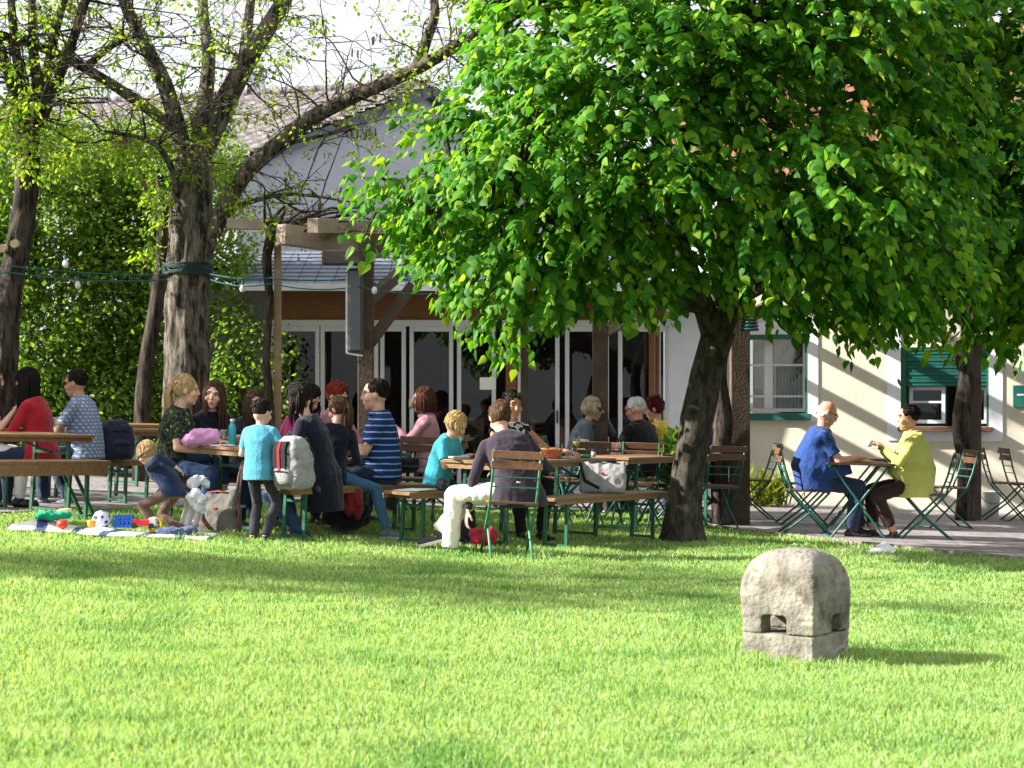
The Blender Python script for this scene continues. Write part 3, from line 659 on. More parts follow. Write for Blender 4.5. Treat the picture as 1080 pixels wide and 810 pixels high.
nx = len(xs); m.f = [(j*nx+i, j*nx+i+1, (j+1)*nx+i+1, (j+1)*nx+i) for j in range(len(ys)-1) for i in range(nx-1)]
struct('lawn_ground', m, lawnmat())
def pavemat():
    m, nt, N, L, b = newmat('terrace_pavers'); tc = N.new('ShaderNodeTexCoord')
    br = N.new('ShaderNodeTexBrick'); br.inputs['Scale'].default_value = 1; br.inputs['Brick Width'].default_value = .5; br.inputs['Row Height'].default_value = .25; br.inputs['Mortar Size'].default_value = .008
    br.inputs['Color1'].default_value = (.30,.27,.28,1); br.inputs['Color2'].default_value = (.23,.21,.22,1); br.inputs['Mortar'].default_value = (.09,.08,.075,1)
    L.new(tc.outputs['Object'], br.inputs['Vector']); n = N.new('ShaderNodeTexNoise'); n.inputs['Scale'].default_value = 5; n.inputs['Detail'].default_value = 7; L.new(tc.outputs['Object'], n.inputs['Vector'])
    mu = N.new('ShaderNodeMix'); mu.data_type = 'RGBA'; mu.blend_type = 'MULTIPLY'; mu.inputs[0].default_value = .7; r = ramp(N, [(.3, (.5,.48,.46,1)), (.7, (1.1,1.05,1.05,1))]); L.new(n.outputs['Fac'], r.inputs[0])
    L.new(br.outputs['Color'], mu.inputs[6]); L.new(r.outputs[0], mu.inputs[7]); L.new(mu.outputs[2], b.inputs['Base Color']); b.inputs['Roughness'].default_value = .8
    bp = N.new('ShaderNodeBump'); bp.inputs['Distance'].default_value = .01; L.new(br.outputs['Fac'], bp.inputs['Height']); bp.invert = True; L.new(bp.outputs[0], b.inputs['Normal']); return m
PAVE = pavemat()
m = MB(); cols = sorted(set([-9+i*.3 for i in range(61)]+[p[0] for p in BOUND]+[0.0]))
for x in cols:
    y = bound_y(x)+.05*noise.noise((x*2,0,0)); m.v += [(x, y, g(x)-.05), (x, y, g(x)+.018), (x, 27.0, g(x)+.018)]
n = len(cols); m.f = [q for i in range(n-1) for q in ((3*i,3*i+3,3*i+4,3*i+1),(3*i+1,3*i+4,3*i+5,3*i+2))]
struct('terrace_paving', m, PAVE)
m = MB()                                     # low edging of old boards and stones along the lawn
for i in range(n-1):
    a, b_ = V(m.v[0]) if False else V((cols[i], bound_y(cols[i])-.03, g(cols[i])+.012)), V((cols[i+1], bound_y(cols[i+1])-.03, g(cols[i+1])+.012))
    m.bar(a, b_, .05, .06)
struct('terrace_edging', m, M('edging_stone', (.24,.21,.19), .9, .3, 4, .4))

# ------------------------------------------------------------------ walls and houses
class Wall:
    def __init__(s, O, d): s.O = V((O[0],O[1],0)); s.d = V((d[0],d[1],0)).normalized(); s.n = V((s.d.y,-s.d.x,0))   # n faces the garden
    def t(s, px): k = (px-540)/FP; return (k*s.O.y-s.O.x)/(s.d.x-k*s.d.y)
    def z(s, px, py): p = s.O+s.d*s.t(px); return CZ-(py-HZ)/FP*p.y
    def slab(s, mb, t0, t1, z0, z1, o0, o1):     # offsets o along n
        c = s.O+s.d*((t0+t1)/2)+s.n*((o0+o1)/2); c.z = (z0+z1)/2
        mb.box(c, (abs(t1-t0), abs(o1-o0), abs(z1-z0)), Matrix((s.d, s.n, V((0,0,1)))).transposed())
    def holes(s, mb, t0, t1, z0, z1, o0, o1, ops):
        ts = sorted(set([t0,t1]+[q for o in ops for q in o[:2]]))
        for a, b in zip(ts, ts[1:]):
            mid = (a+b)/2; zs = [z0]
            for o in sorted((o for o in ops if o[0] <= mid <= o[1]), key=lambda o: o[2]): zs += [o[2], o[3]]
            zs.append(z1)
            for i in range(0, len(zs), 2):
                if zs[i+1]-zs[i] > 1e-4: s.slab(mb, a, b, zs[i], zs[i+1], o0, o1)
STUCCO = M('cream_stucco', (.54,.50,.41), .9, .12, 2.2, .12, 60, (1,1,.5)); LAV = M('pale_lavender_stucco', (.48,.48,.56), .9, .06, 2, .2, 50); TRIMW = M('white_lavender_trim', (.68,.68,.74), .85, .05, 4, .1)
MAUVE = M('mauve_grey_panel', (.20,.18,.20), .8, .1, 2, .1); ORANGE = M('orange_wood_fascia', (.19,.075,.022), .6, .2, 4, .15, 20, (1,1,8)); SLATE = M('blue_slate', (.14,.16,.22), .6, .25, 7, .3, 30)
SHUT = M('shutter_green', (.008,.095,.078), .45, .12, 10, .05); CURT = M('net_curtain', (.5,.55,.5), .9, .2, 8, .3, 20, (4,4,.3))
def tilemat(name, c, c2):
    return M(name, c, .8, .3, 14, .2, 40, col2=c2)
GTILE = tilemat('grey_roof_tile', (.10,.085,.09), (.27,.235,.25)); RTILE = tilemat('red_roof_tile', (.15,.055,.033), (.26,.105,.062))
def tiled(mb, A, u, v, Lu, Lv, nrm, row=.33, col=.28):
    """rows of curved tiles over the rectangle from A along u (ridge) and down v"""
    A, u, v, nrm = V(A), V(u), V(v), V(nrm).normalized(); nu = int(Lu/col*5); rows = int(Lv/row); vs = []; 
    for r in range(rows):
        for e in (0, .97):
            for i in range(nu+1):
                x = Lu*i/nu; h = .022*math.cos(2*math.pi*x/col)+.045*(e if e else 0)+.012*noise.noise((x*3, r*1.7, 1.0))
                vs.append(A+u*x+v*((r+e)*row)+nrm*h)
    W_ = nu+1; fs = [(j*W_+i, j*W_+i+1, (j+1)*W_+i+1, (j+1)*W_+i) for j in range(rows*2-1) for i in range(nu)]
    mb.add(vs, fs)

# the cream house at the right
WR = Wall((1.95,25.3), (.951,-.309))
house = thing('cream_house', 'cream rendered house with green window sills under red tiled roof behind the right couple', 'house', (5.0,24.3,0))
t1a, t1b = WR.t(770), WR.t(851); z1a, z1b = WR.z(810,436), WR.z(810,353)
t2a, t2b = WR.t(950), WR.t(1043); z2a, z2b = WR.z(1000,450), WR.z(1000,366)
m = MB(); WR.holes(m, WR.t(704), 9.0, -.6, 3.7, -.3, 0, [(t1a,t1b,z1a,z1b),(t2a,t2b,z2a,z2b)]); obj('wall', m, STUCCO, house)
for rects in (((t1b,t1b+.15,z1a-.1,z1b+.16,.02),(t1a-.15,t1b,z1b,z1b+.16,.018)), ((t2b,t2b+.17,z2a-.18,z2b+.3,.02),(t2a-.17,t2a,z2a-.18,z2b+.3,.02),(t2a,t2b,z2a-.18,z2a-.06,.022))):
    m = MB()
    for a, b_, c, d_, e_ in rects: WR.slab(m, a, b_, c, d_, 0, e_)
    obj('window_surround', m, TRIMW, house)
m = MB(); WR.slab(m, WR.t(704), WR.t(757), -.3, 3.6, 0, .14); obj('white_pier', m, TRIMW, house, bevel=.02)
m = MB(); WR.slab(m, 0, 9.2, 3.58, 3.74, .004, .5); obj('eaves_board', m, BEAM, house)
e0 = WR.O+WR.d*(-.2)+WR.n*.55; e0.z = 3.72; up = (-WR.n*.82+V((0,0,.57))).normalized()
m = MB(); tiled(m, e0+up*5.2, WR.d, -up, 9.4, 5.2, WR.n*.57+V((0,0,.82))); obj('roof', m, RTILE, house, True)
def sash(parent, t0, t1, z0, z1, o, midz=(), midt=(), w=.045):
    f = MB(); WR.slab(f, t0, t0+w, z0, z1, o-.03, o+.02); WR.slab(f, t1-w, t1, z0, z1, o-.03, o+.02); WR.slab(f, t0+w, t1-w, z0, z0+w, o-.028, o+.018); WR.slab(f, t0+w, t1-w, z1-w, z1, o-.028, o+.018)
    for q, ww in midt: WR.slab(f, q-ww/2, q+ww/2, z0+w, z1-w, o-.026, o+.024)
    for q in midz: WR.slab(f, t0+w, t1-w, q-.013, q+.013, o-.022, o+.012)
    fo = obj('window', f, WHITE, parent); p = MB(); WR.slab(p, t0+.02, t1-.02, z0+.02, z1-.02, o-.012, o-.006); obj('pane', p, GLASS, fo); return fo
mid = WR.t(809.5)
w1 = sash(house, t1a+.02, t1b-.02, z1a+.02, z1b-.02, -.10, (WR.z(810,418), WR.z(810,385)), ((mid,.11),))
w1['label'] = 'wide white window with net curtain and green sill'
m = MB(); a = WR.t(816); N_ = 40
for i in range(N_):
    f = i/N_; tt = a+(t1b-.06-a)*f; WR.slab(m, tt, tt+(t1b-.06-a)/N_*1.02, z1a+.05, WR.z(830,386), -.17-.03*math.sin(i*1.3), -.165-.03*math.sin(i*1.3))
obj('curtain', m, CURT, w1)
m = MB(); WR.slab(m, t1a-.1, t1b+.05, z1a-.09, z1a, -.1, .07); obj('window_sill', m, SHUT, house, bevel=.006)
m = MB(); WR.slab(m, t1a-.01, t1a+.025, z1a, z1b, -.2, .03); WR.slab(m, t1b-.022, t1b+.004, z1a, z1b, -.2, .025); WR.slab(m, t1a+.025, t1b-.022, z1b-.06, z1b+.002, -.2, .026); obj('window_casing', m, GREEN, house)
# serving hatch: roller shutter, open casement, dark opening, timber shelf
zs = WR.z(1000,407); m = MB(); nz = 11
for i in range(nz):
    z0 = zs+(z2b-zs)*i/nz; WR.slab(m, t2a+.06, t2b-.03, z0+.004, z0+(z2b-zs)/nz-.004, -.06, -.025-.012*(i%2 == 0)); WR.slab(m, t2a+.06, t2b-.03, z0-.004, z0+.004, -.06, -.045)
obj('roller_shutter', m, SHUT, house)
m = MB(); WR.slab(m, t2a, t2a+.06, z2a, z2b, -.25, -.01); WR.slab(m, t2b-.03, t2b, z2a, z2b, -.25, -.01); WR.slab(m, t2a+.06, t2b-.03, z2b-.04, z2b, -.25, -.012); obj('window_casing', m, GREEN, house)
sash(house, WR.t(958), WR.t(996), z2a+.04, zs-.01, -.13, (WR.z(975,424),)); sash(house, WR.t(1030), WR.t(1041), z2a+.04, zs-.01, -.13)
m = MB(); WR.slab(m, t2a-.02, t2b+.05, z2a-.06, z2a, -.2, .16); obj('hatch_shelf', m, WOODD, house, bevel=.006)
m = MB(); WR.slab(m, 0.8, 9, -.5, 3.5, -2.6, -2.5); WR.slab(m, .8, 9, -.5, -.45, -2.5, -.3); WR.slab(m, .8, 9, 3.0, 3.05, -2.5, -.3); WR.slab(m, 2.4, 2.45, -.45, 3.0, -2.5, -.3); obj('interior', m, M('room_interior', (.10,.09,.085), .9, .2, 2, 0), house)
m = MB(); m.box(WR.O+WR.d*3.35-WR.n*1.2+V((0,0,1.0)), (.6,.3,1.6)); obj('cupboard', m, M('interior_blue', (.12,.2,.3), .8, .2, 2, 0), house)

# the glazed garden room
WG = Wall((-3.3,25.0), (1,.02)); caf = thing('garden_room', 'glazed garden room with white door frames, orange fascia and slate lean-to roof', 'building', (-.8,25.5,0))
zt = WG.z(440,344); tl, tr = WG.t(282), WG.t(703)
m = MB(); WG.slab(m, tl-.05, tr+.1, zt+.02, WG.z(440,306), -.08, -.02); obj('fascia', m, ORANGE, caf)
m = MB(); 
for px in (539, 690): WG.slab(m, WG.t(px)-.07, WG.t(px)+.07, -.2, zt+.02, -.1, .02)
m2 = m; obj('timber_post', m2, ORANGE, caf)
m = MB(); A0 = WG.O+WG.d*(tl-.3)+WG.n*.45; A0.z = WG.z(440,303); A1 = WG.O+WG.d*(tr+.6)+WG.n*.45; A1.z = A0.z; B0 = A0-WG.n*2.4+V((0,0,.62)); B1 = A1-WG.n*2.4+V((0,0,.62))
rows = 9; Ln = (A1-A0).length
for r in range(rows):
    lo0 = A0.lerp(B0, r/rows); lo1 = A1.lerp(B1, r/rows); hi0 = A0.lerp(B0, (r+1.05)/rows); hi1 = A1.lerp(B1, (r+1.05)/rows); z = V((0,0,.02)); k = 26
    for i in range(k):
        p0, p1 = lo0.lerp(lo1, (i+.02)/k), lo0.lerp(lo1, (i+.98)/k); q0, q1 = hi0.lerp(hi1, (i+.02)/k), hi0.lerp(hi1, (i+.98)/k)
        m.add([p0+z, p1+z, q1, q0, p0-z*.2, p1-z*.2, q1-z*2, q0-z*2], [(0,1,2,3),(4,7,6,5),(0,4,5,1),(1,5,6,2),(2,6,7,3),(3,7,4,0)])
obj('roof', m, SLATE, caf)
m = MB(); m.bar(A0+V((0,-.03,-.03)), A1+V((0,-.03,-.03)), .11, .09); obj('gutter', m, M('pale_gutter', (.6,.6,.64), .5, .1, 5, 0), caf)
m = MB(); WG.slab(m, tl-1.2, tl-.02, -.3, WG.z(440,306), -.12, .0); obj('side_wall', m, MAUVE, caf)
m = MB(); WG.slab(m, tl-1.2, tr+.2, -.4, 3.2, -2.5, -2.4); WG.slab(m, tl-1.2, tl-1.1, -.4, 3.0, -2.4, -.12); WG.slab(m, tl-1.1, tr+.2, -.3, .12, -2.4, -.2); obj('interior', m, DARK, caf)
m = MB(); rnd = random.Random(4)
for i in range(7): c = WG.O+WG.d*(tl+.4+i*.72)-WG.n*(1.4+.3*rnd.random()); c.z = .5; m.box(c, (.5,.5,.06)); m.box(c+V((0,0,-.25)), (.06,.06,.5)); m.box(c+V((.1,.3,.25)), (.4,.05,.5))
obj('indoor_furniture', m, M('indoor_wood', (.06,.035,.025), .7, .3, 4, 0), caf)
leafs = [(284,337),(338,399),(401,428),(432,478),(482,523),(546,590),(596,642),(652,694),(695,703)]
for i, (a, b) in enumerate(leafs):
    t0, t1_ = WG.t(a), WG.t(b); w = .055 if b-a > 12 else .02; f = MB()
    WG.slab(f, t0, t0+w, -.1, zt, -.05, .02); WG.slab(f, t1_-w, t1_, -.1, zt, -.05, .02); WG.slab(f, t0+w, t1_-w, zt-.07, zt, -.045, .016); WG.slab(f, t0+w, t1_-w, -.1, .16, -.045, .016)
    fo = obj('door', f, WHITE, caf, bevel=.003); p = MB(); WG.slab(p, t0+.02, t1_-.02, .0, zt-.03, -.02, -.012); obj('pane', p, GLASS, fo)
    if i in (3, 5, 6): h = MB(); WG.slab(h, t1_-.04, t1_-.02, .95, 1.12, .02, .06); obj('handle', h, BLACK, fo)
m = MB(); WG.slab(m, tl-.05, tr+.05, zt, zt+.08, -.06, .03); obj('door_head', m, WHITE, caf)
nt_ = MB(); WG.slab(nt_, WG.t(506), WG.t(523), WG.z(514,411), WG.z(514,398), .022, .026); tag(obj('door_notice', nt_, M('white_paper', (.8,.8,.78), .8, .03, 5, 0), at=WG.O+WG.d*WG.t(514)), 'blank white paper notice taped to the glazed door frame', 'notice')

# the tall house behind with the grey tiled roof
gh = thing('gabled_house', 'tall pale house with grey tiled roof and lavender white gable behind the trees', 'house', (-4.5,31,0))
E1 = V((-3.92,27,4.62)); AP = V((-1.49,32,6.45)); E2 = V((.94,37,4.62)); rd = V((-.95,.31,0)).normalized(); LG = 13
m = MB(); b = lambda p: V((p.x,p.y,-.5))
pts = [b(E1), b(E2), E2, AP, E1]; q = [p+rd*LG for p in pts]; m.add(pts+q, [(0,1,2,3,4),(9,8,7,6,5),(0,4,9,5),(1,6,7,2)]); obj('wall', m, LAV, gh)
sl = (E1-AP); Lsl = sl.length+.35; sv = sl.normalized(); nr = rd.cross(sv); nr = nr if nr.z > 0 else -nr
m = MB(); tiled(m, AP-rd*.18+nr*.09, rd, sv, LG, Lsl, nr, .34, .27); obj('roof', m, GTILE, gh, True)
sl2 = (E2-AP); sv2 = sl2.normalized(); nr2 = rd.cross(sv2); nr2 = nr2 if nr2.z > 0 else -nr2
m = MB(); tiled(m, AP-rd*.18+nr2*.09, rd, sv2, LG, sl2.length+.35, nr2, .34, .27); obj('roof', m, GTILE, gh, True)
m = MB(); 
for s_ in (sl, sl2): m.bar(AP-rd*.1+V((0,0,.01)), AP-rd*.1+s_*1.05, .18, .16)
obj('verge_board', m, M('slate_verge', (.10,.11,.15), .7, .2, 5, .1), gh)
m = MB(); rb = AP+V((0,0,.13))
for i in range(40): m.cap(rb+rd*(i*.32), rb+rd*(i*.32+.34), .09, .075, 8)
obj('ridge', m, GTILE, gh, True)
# a pale house far off behind its ridge
fh = thing('distant_house', 'faint pale house far behind the grey roof with tiny blue chimney pot', 'house', (-7.8,50,0)); m = MB(); m.box((-7.2,50,4.0), (3.6,5,8.2)); obj('wall', m, LAV, fh)
m = MB(); m.prism([(-9.4,47.2),(-5.0,47.2),(-5.0,53),(-9.4,53)], 8.1, 8.35); m.prism([(-8.6,48.2),(-5.8,48.2),(-5.8,52),(-8.6,52)], 8.35, 9.0); obj('roof', m, GTILE, fh); m = MB(); m.box((-6.6,49,9.2), (.4,.4,.9)); obj('chimney', m, LAV, fh)

# ------------------------------------------------------------------ pergola: posts and beams, one timber frame
per = thing('pergola', 'weathered timber pergola with braced posts running in front of both buildings', 'pergola', (1.8,21,0))
pp = [GX(386,21), GX(633,21.2), GX(780,20.1), GX(1024,22.2)]
for i, p in enumerate(pp):
    m = MB(); w = (.17,.17,.20,.2)[i]; m.bar(p+V((0,0,-.1)), V((p.x,p.y,3.02)), w, w, (0,1,0)); obj('post', m, BEAM, per, bevel=.008)
top = lambda a, z: V((a.x,a.y,z))
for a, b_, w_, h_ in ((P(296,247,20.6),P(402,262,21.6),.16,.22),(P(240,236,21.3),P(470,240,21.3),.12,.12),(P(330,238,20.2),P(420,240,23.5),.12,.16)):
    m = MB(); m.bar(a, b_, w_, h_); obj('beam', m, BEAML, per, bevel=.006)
for i in range(3): m = MB(); m.bar(top(pp[i],3.0+.01*i), top(pp[i+1],3.01+.01*i), .16, .2); obj('beam', m, BEAM, per)
for i, x in enumerate(np.linspace(-1.2, 6.2, 9)):
    m = MB()
    ya = 21.0+(.03*x); wl = 24.6 if x < 2 else 25.2-(x-2)*.325
    m.bar(V((x, ya-.9, 3.16)), V((x+.1, wl, 3.16)), .09, .13); obj('rafter', m, BEAM, per)
for a, b_ in ((top(pp[0],1.83),P(436,300,21)),(top(pp[1],2.0),P(690,322,21)),(top(pp[2],2.1),P(822,318,20.4)),(top(pp[0],2.35),P(420,290,22.2))): m = MB(); m.bar(a, b_, .105, .125); obj('brace', m, BEAM, per)
m = MB(); m.bar(GX(293,21.3), P(293,240,21.3), .075, .075, (0,1,0)); obj('slim_post', m, M('pale_post_wood', (.30,.20,.12), .8, .25, 5, .3), per)  # left slim post in a paler brown wood than the beams
m = MB(); m.bar(GX(553,22.4), P(553,330,22.4), .09, .09, (0,1,0)); obj('slim_post', m, BEAM, per)
m = MB(); m.box(P(361,272,20.6), (.42,.3,.15)); tag(obj('awning_box', m, M('dark_brown_box', (.06,.045,.04), .6, .2, 5, .1), at=P(361,272,20.6), bevel=.01), 'dark brown box slung under the pale pergola beam', 'box')
hp = P(375,332,20.75); m = MB(); m.prism([(hp.x-.085,hp.y-.05),(hp.x+.085,hp.y-.05),(hp.x+.085,hp.y+.06),(hp.x-.085,hp.y+.06)], P(0,372,20.75).z, P(0,283,20.75).z)
pan = obj('wall_heater', m, M('grey_metal_panel', (.11,.11,.125), .4, .1, 5, 0, metal=.5), at=hp, bevel=.03); tag(pan, 'tall grey metal heater panel with pale edge fixed to the pergola post', 'heater')
e = MB(); e.bar(hp+V((-.095,-.02,.44)), hp+V((-.095,-.02,-.42)), .022, .03, (0,1,0)); e.bar(hp+V((-.095,-.02,-.42)), hp+V((.08,-.02,-.45)), .02, .02); eo = obj('pale_edge', e, TRIMW, None, at=hp); eo.parent = pan; eo.location = (0,0,0)
lb = P(791,338,19.9); m = MB()
for i in range(6): m.lathe([(.085-.004*i,-.11+.036*i),(.10-.006*i,-.095+.036*i),(.085-.004*i,-.08+.036*i)], lb, 16)
tag(obj('ribbed_lamp', m, M('lamp_green', (.008,.05,.045), .5, .1, 9, 0), at=lb), 'dark green ribbed lamp housing on top of the vine post', 'lamp')
# ------------------------------------------------------------------ vegetation
def np_mesh(name, verts, loops, starts, totals, mat, parent=None, off=None):
    me = bpy.data.meshes.new(name); nv = len(verts)
    if off is not None: verts = verts-np.array(off)
    me.vertices.add(nv); me.vertices.foreach_set('co', verts.astype(np.float32).ravel())
    me.loops.add(len(loops)); me.loops.foreach_set('vertex_index', loops.astype(np.int32).ravel())
    me.polygons.add(len(starts)); me.polygons.foreach_set('loop_start', starts.astype(np.int32)); me.polygons.foreach_set('loop_total', totals.astype(np.int32)) if not me.polygons[0:1] or True else None
    me.update(calc_edges=True); me.validate()
    return link(name, me, mat, parent)
def norm(a): return a/np.maximum(np.linalg.norm(a, axis=1, keepdims=True), 1e-9)
LEAF6 = (np.array([(0,0,0),(-.36,.08,-.05),(-.45,.38,-.11),(-.24,.78,-.17),(0,1.18,-.24),(.24,.78,-.17),(.45,.38,-.11),(.36,.08,-.05),(0,.5,.0)], float), [(0,8,2,1),(8,4,3,2),(0,7,6,8),(8,6,5,4)])
LEAF4 = (np.array([(0,0,0),(-.36,.5,-.08),(0,1,0),(.36,.5,-.08)], float), [(0,2,1),(0,3,2)])
def leaves(name, pos, axis, nrm, size, tmpl, mat, parent, off):
    T, F = tmpl; n = len(pos); y = norm(axis); z = norm(nrm-y*np.sum(nrm*y, 1, keepdims=True)); x = np.cross(y, z)
    rv = np.random.default_rng(n); cw, cz_ = rv.uniform(.7,1.15,n)[:,None,None], rv.uniform(.1,2.2,n)[:,None,None]
    vs = pos[:,None,:]+size[:,None,None]*(cw*T[None,:,0:1]*x[:,None,:]+T[None,:,1:2]*y[:,None,:]+cz_*T[None,:,2:3]*z[:,None,:])
    k = len(T); fl = np.concatenate([np.array(f) for f in F]); loops = (np.arange(n)[:,None]*k+fl[None,:]).ravel()
    tot = np.tile([len(f) for f in F], n); st = np.concatenate([[0], np.cumsum(tot)[:-1]])
    return np_mesh(name, vs.reshape(-1,3), loops, st, tot, mat, parent, off)
BARKG = barkmat('grey_lime_bark', (.035,.03,.025), (.11,.095,.08), 7, .4); BARKR = barkmat('rough_locust_bark', (.028,.023,.019), (.22,.19,.155), 7); BARKD = barkmat('dark_bark', (.016,.012,.010), (.095,.078,.065), 6)
LIMEL = leafmat('lime_leaves', [(0,(.022,.10,.008)), (.35,(.042,.17,.012)), (.62,(.085,.25,.016)), (.82,(.15,.31,.018)), (1,(.23,.37,.026))], .5, 1.6, .55)
LOCL = leafmat('young_locust_leaves', [(0,(.08,.20,.02)), (.5,(.16,.30,.03)), (1,(.32,.38,.05))], .55, 1.7)
SHRL = leafmat('shrub_leaves', [(0,(.075,.16,.025)), (.5,(.13,.25,.035)), (1,(.23,.35,.06))], .5, 1.6)
PODM = M('old_seed_pods', (.12,.06,.045), .8, .3, 9, 0)

def in_poly(x, y, poly):
    c = False; n = len(poly)
    for i in range(n):
        (x0,y0),(x1,y1) = poly[i], poly[i-1]
        if (y0 > y) != (y1 > y) and x < (x1-x0)*(y-y0)/(y1-y0)+x0: c = not c
    return c
def lime_tree(root, poly, n_cl, Yc, thick, limbs, seed, tw, shoots=18, rcl=.42):
    rnd = random.Random(seed); rg = np.random.default_rng(seed); cl = []
    xs = [p[0] for p in poly]; ys = [p[1] for p in poly]
    while len(cl) < n_cl:
        px, py = rnd.uniform(min(xs), max(xs)), rnd.uniform(min(ys), max(ys))
        if not in_poly(px, py, poly): continue
        d = min(math.hypot(px-(a[0]+(b_[0]-a[0])*t), py-(a[1]+(b_[1]-a[1])*t)) for a, b_ in zip(poly, poly[1:]+poly[:1]) for t in (0,.25,.5,.75))
        if d < 14 or (d < 48 and rnd.random() < .35): continue
        th = thick*min(1, .25+d/150); s = rnd.choice((-1,-1,1)); Y = Yc+s*th*math.sqrt(rnd.random()); 
        c = P(px, py, Y); r = min(rcl, .8*d/118+.08)
        if any((c-q).length < .22 for q, _ in cl): 
            if rnd.random() < .75: continue
        cl.append((c, r))
    pos, ax, nr, sz = [], [], [], []; ctr_ = P(sum(xs)/len(xs), sum(ys)/len(ys)+60, Yc)
    for c, r in cl:
        # a branchlet from the nearest limb point
        q = min(limbs, key=lambda l: (l-c).length+.6*max(0, l.z-c.z)); mid_ = q.lerp(c, .55)+V((rnd.uniform(-.1,.1), rnd.uniform(-.1,.1), .12)); tw.tube([q, mid_, c], [.022,.014,.006], 5, False)
        cn = (c-ctr_); cn.normalize(); tone = rnd.random()
        for k in range(int(shoots*(r/rcl)**1.3)+3):
            d = V((rnd.gauss(0,1), rnd.gauss(0,1), rnd.gauss(0,.6))).normalized(); o = c+V((d.x*1.15, d.y*1.15, d.z*.62))*(r*rnd.random()**.45); out = (d*.8+cn*.8+V((0,0,-.15))).normalized(); Ls = rnd.uniform(.22,.42)
            for j in range(7):
                f = (j+.5)/7; p = o+out*(Ls*f)+V((0,0,-.22*f*f*Ls/.3)); side = out.cross(V((0,0,1))); 
                if side.length < .05: side = V((1,0,0))
                side.normalize(); side *= (1 if j % 2 else -1)
                a = out*.55+side*rnd.uniform(.3,.8)+V((0,0,-rnd.uniform(.35,1.0)))
                nn = V((0,0,1))*.9+out*.35+SUN*.25+V((rnd.gauss(0,.5), rnd.gauss(0,.5), rnd.gauss(0,.25)))
                ppx, ppy = 540+p.x/p.y*FP, HZ+(CZ-p.z)/p.y*FP+9
                if not in_poly(ppx, ppy, poly) and rnd.random() < (.55 if in_poly(ppx+rnd.uniform(-14,14), ppy-14, poly) else .99): continue
                pos.append(p); ax.append(a); nr.append(nn); sz.append(rnd.triangular(.045,.13,.082)*(1-.35*f if f > .8 else 1))
    off = root.location
    leaves('crown', np.array(pos), np.array(ax), np.array(nr), np.array(sz), LEAF6, LIMEL, root, off); obj('trunk', tw, BARKG, root, True)
def limb_pts(pts, n=6):
    out = []
    for a, b_ in zip(pts, pts[1:]): out += [V(a).lerp(V(b_), i/n) for i in range(n)]
    return out+[V(pts[-1])]
def spline(pts, n=5):
    pts = [V(p) for p in pts]; q = [pts[0]]+pts+[pts[-1]]; out = []
    for i in range(1, len(q)-2):
        for k in range(n):
            t = k/n; p0, p1, p2, p3 = q[i-1:i+3]
            out.append(.5*((2*p1)+(p2-p0)*t+(2*p0-5*p1+4*p2-p3)*t*t+(3*p1-p0-3*p2+p3)*t**3))
    return out+[pts[-1]]
def limb(mb, pts, r, seg=12, rough=.16, n=6, sd=0, furrow=0):
    s_ = spline(pts, n); rr = np.interp(np.linspace(0, 1, len(s_)), np.linspace(0, 1, len(r)), r); mb.tube(s_, list(rr), seg, True, rough, sd=sd, furrow=furrow); return s_

# -- the lime in front
lb0 = GX(720, 17.4); lime = thing('lime_tree', 'broad lime tree with bright green heart-shaped leaves, trunk leaning right of centre', 'tree', lb0)
m = MB(); tk = limb(m, [lb0+V((0,0,-.1)), GX(720,17.4)+V((0,0,.10)), P(722,530,17.4), P(731,465,17.4), P(744,400,17.4), P(759,348,17.4)], [.28,.195,.16,.15,.147,.15], 48, .08, 12, furrow=.007)
lp = list(tk[-8:]); Lm = [[(758,350,17.4),(775,318,17.3),(800,270,17.0),(840,190,16.7),(880,90,16.6),(900,-40,16.5)], [(755,356,17.4),(742,322,17.2),(725,280,16.9),(700,200,16.6),(690,110,16.4),(680,0,16.3)], [(738,325,17.2),(690,280,16.6),(610,240,16.0),(520,220,15.7),(440,225,15.6)],
   [(725,280,16.9),(660,210,16.8),(590,130,16.9),(540,60,16.9),(510,0,17)], [(772,320,17.3),(830,290,16.2),(900,270,15.6),(980,260,15.5)], [(757,350,17.4),(764,300,17.8),(790,220,18.4),(800,120,18.8)], [(700,200,16.6),(740,120,15.6),(780,50,15.2)], [(738,325,17.2),(640,310,17.3),(560,300,17.2),(500,300,17.0)]]
rs = [[.11,.095,.09,.07,.05,.03], [.13,.1,.09,.07,.05,.03], [.07,.06,.045,.03,.015], [.07,.06,.045,.03,.02], [.07,.055,.04,.02], [.09,.07,.05,.03], [.05,.035,.015], [.05,.04,.025,.012]]
for pts, r in zip(Lm, rs): lp += limb(m, [P(*q) for q in pts], r, 9, .12, 5)
POLY = [(515,-60),(492,30),(492,95),(452,100),(430,112),(395,115),(376,150),(362,205),(358,240),(372,268),(398,275),(428,268),(436,300),(470,322),(486,350),(494,380),(520,392),(560,392),(575,360),(605,340),(640,332),(668,342),(700,346),(715,332),(735,318),(758,322),(780,330),(808,345),(840,352),(862,345),(900,378),(928,378),(950,356),(988,362),(1040,345),(1065,240),(1050,120),(1040,-40),(960,-200),(800,-320),(640,-260),(560,-160)]
lime_tree(lime, POLY, 330, 16.5, 1.7, lp, 3, m, 19)
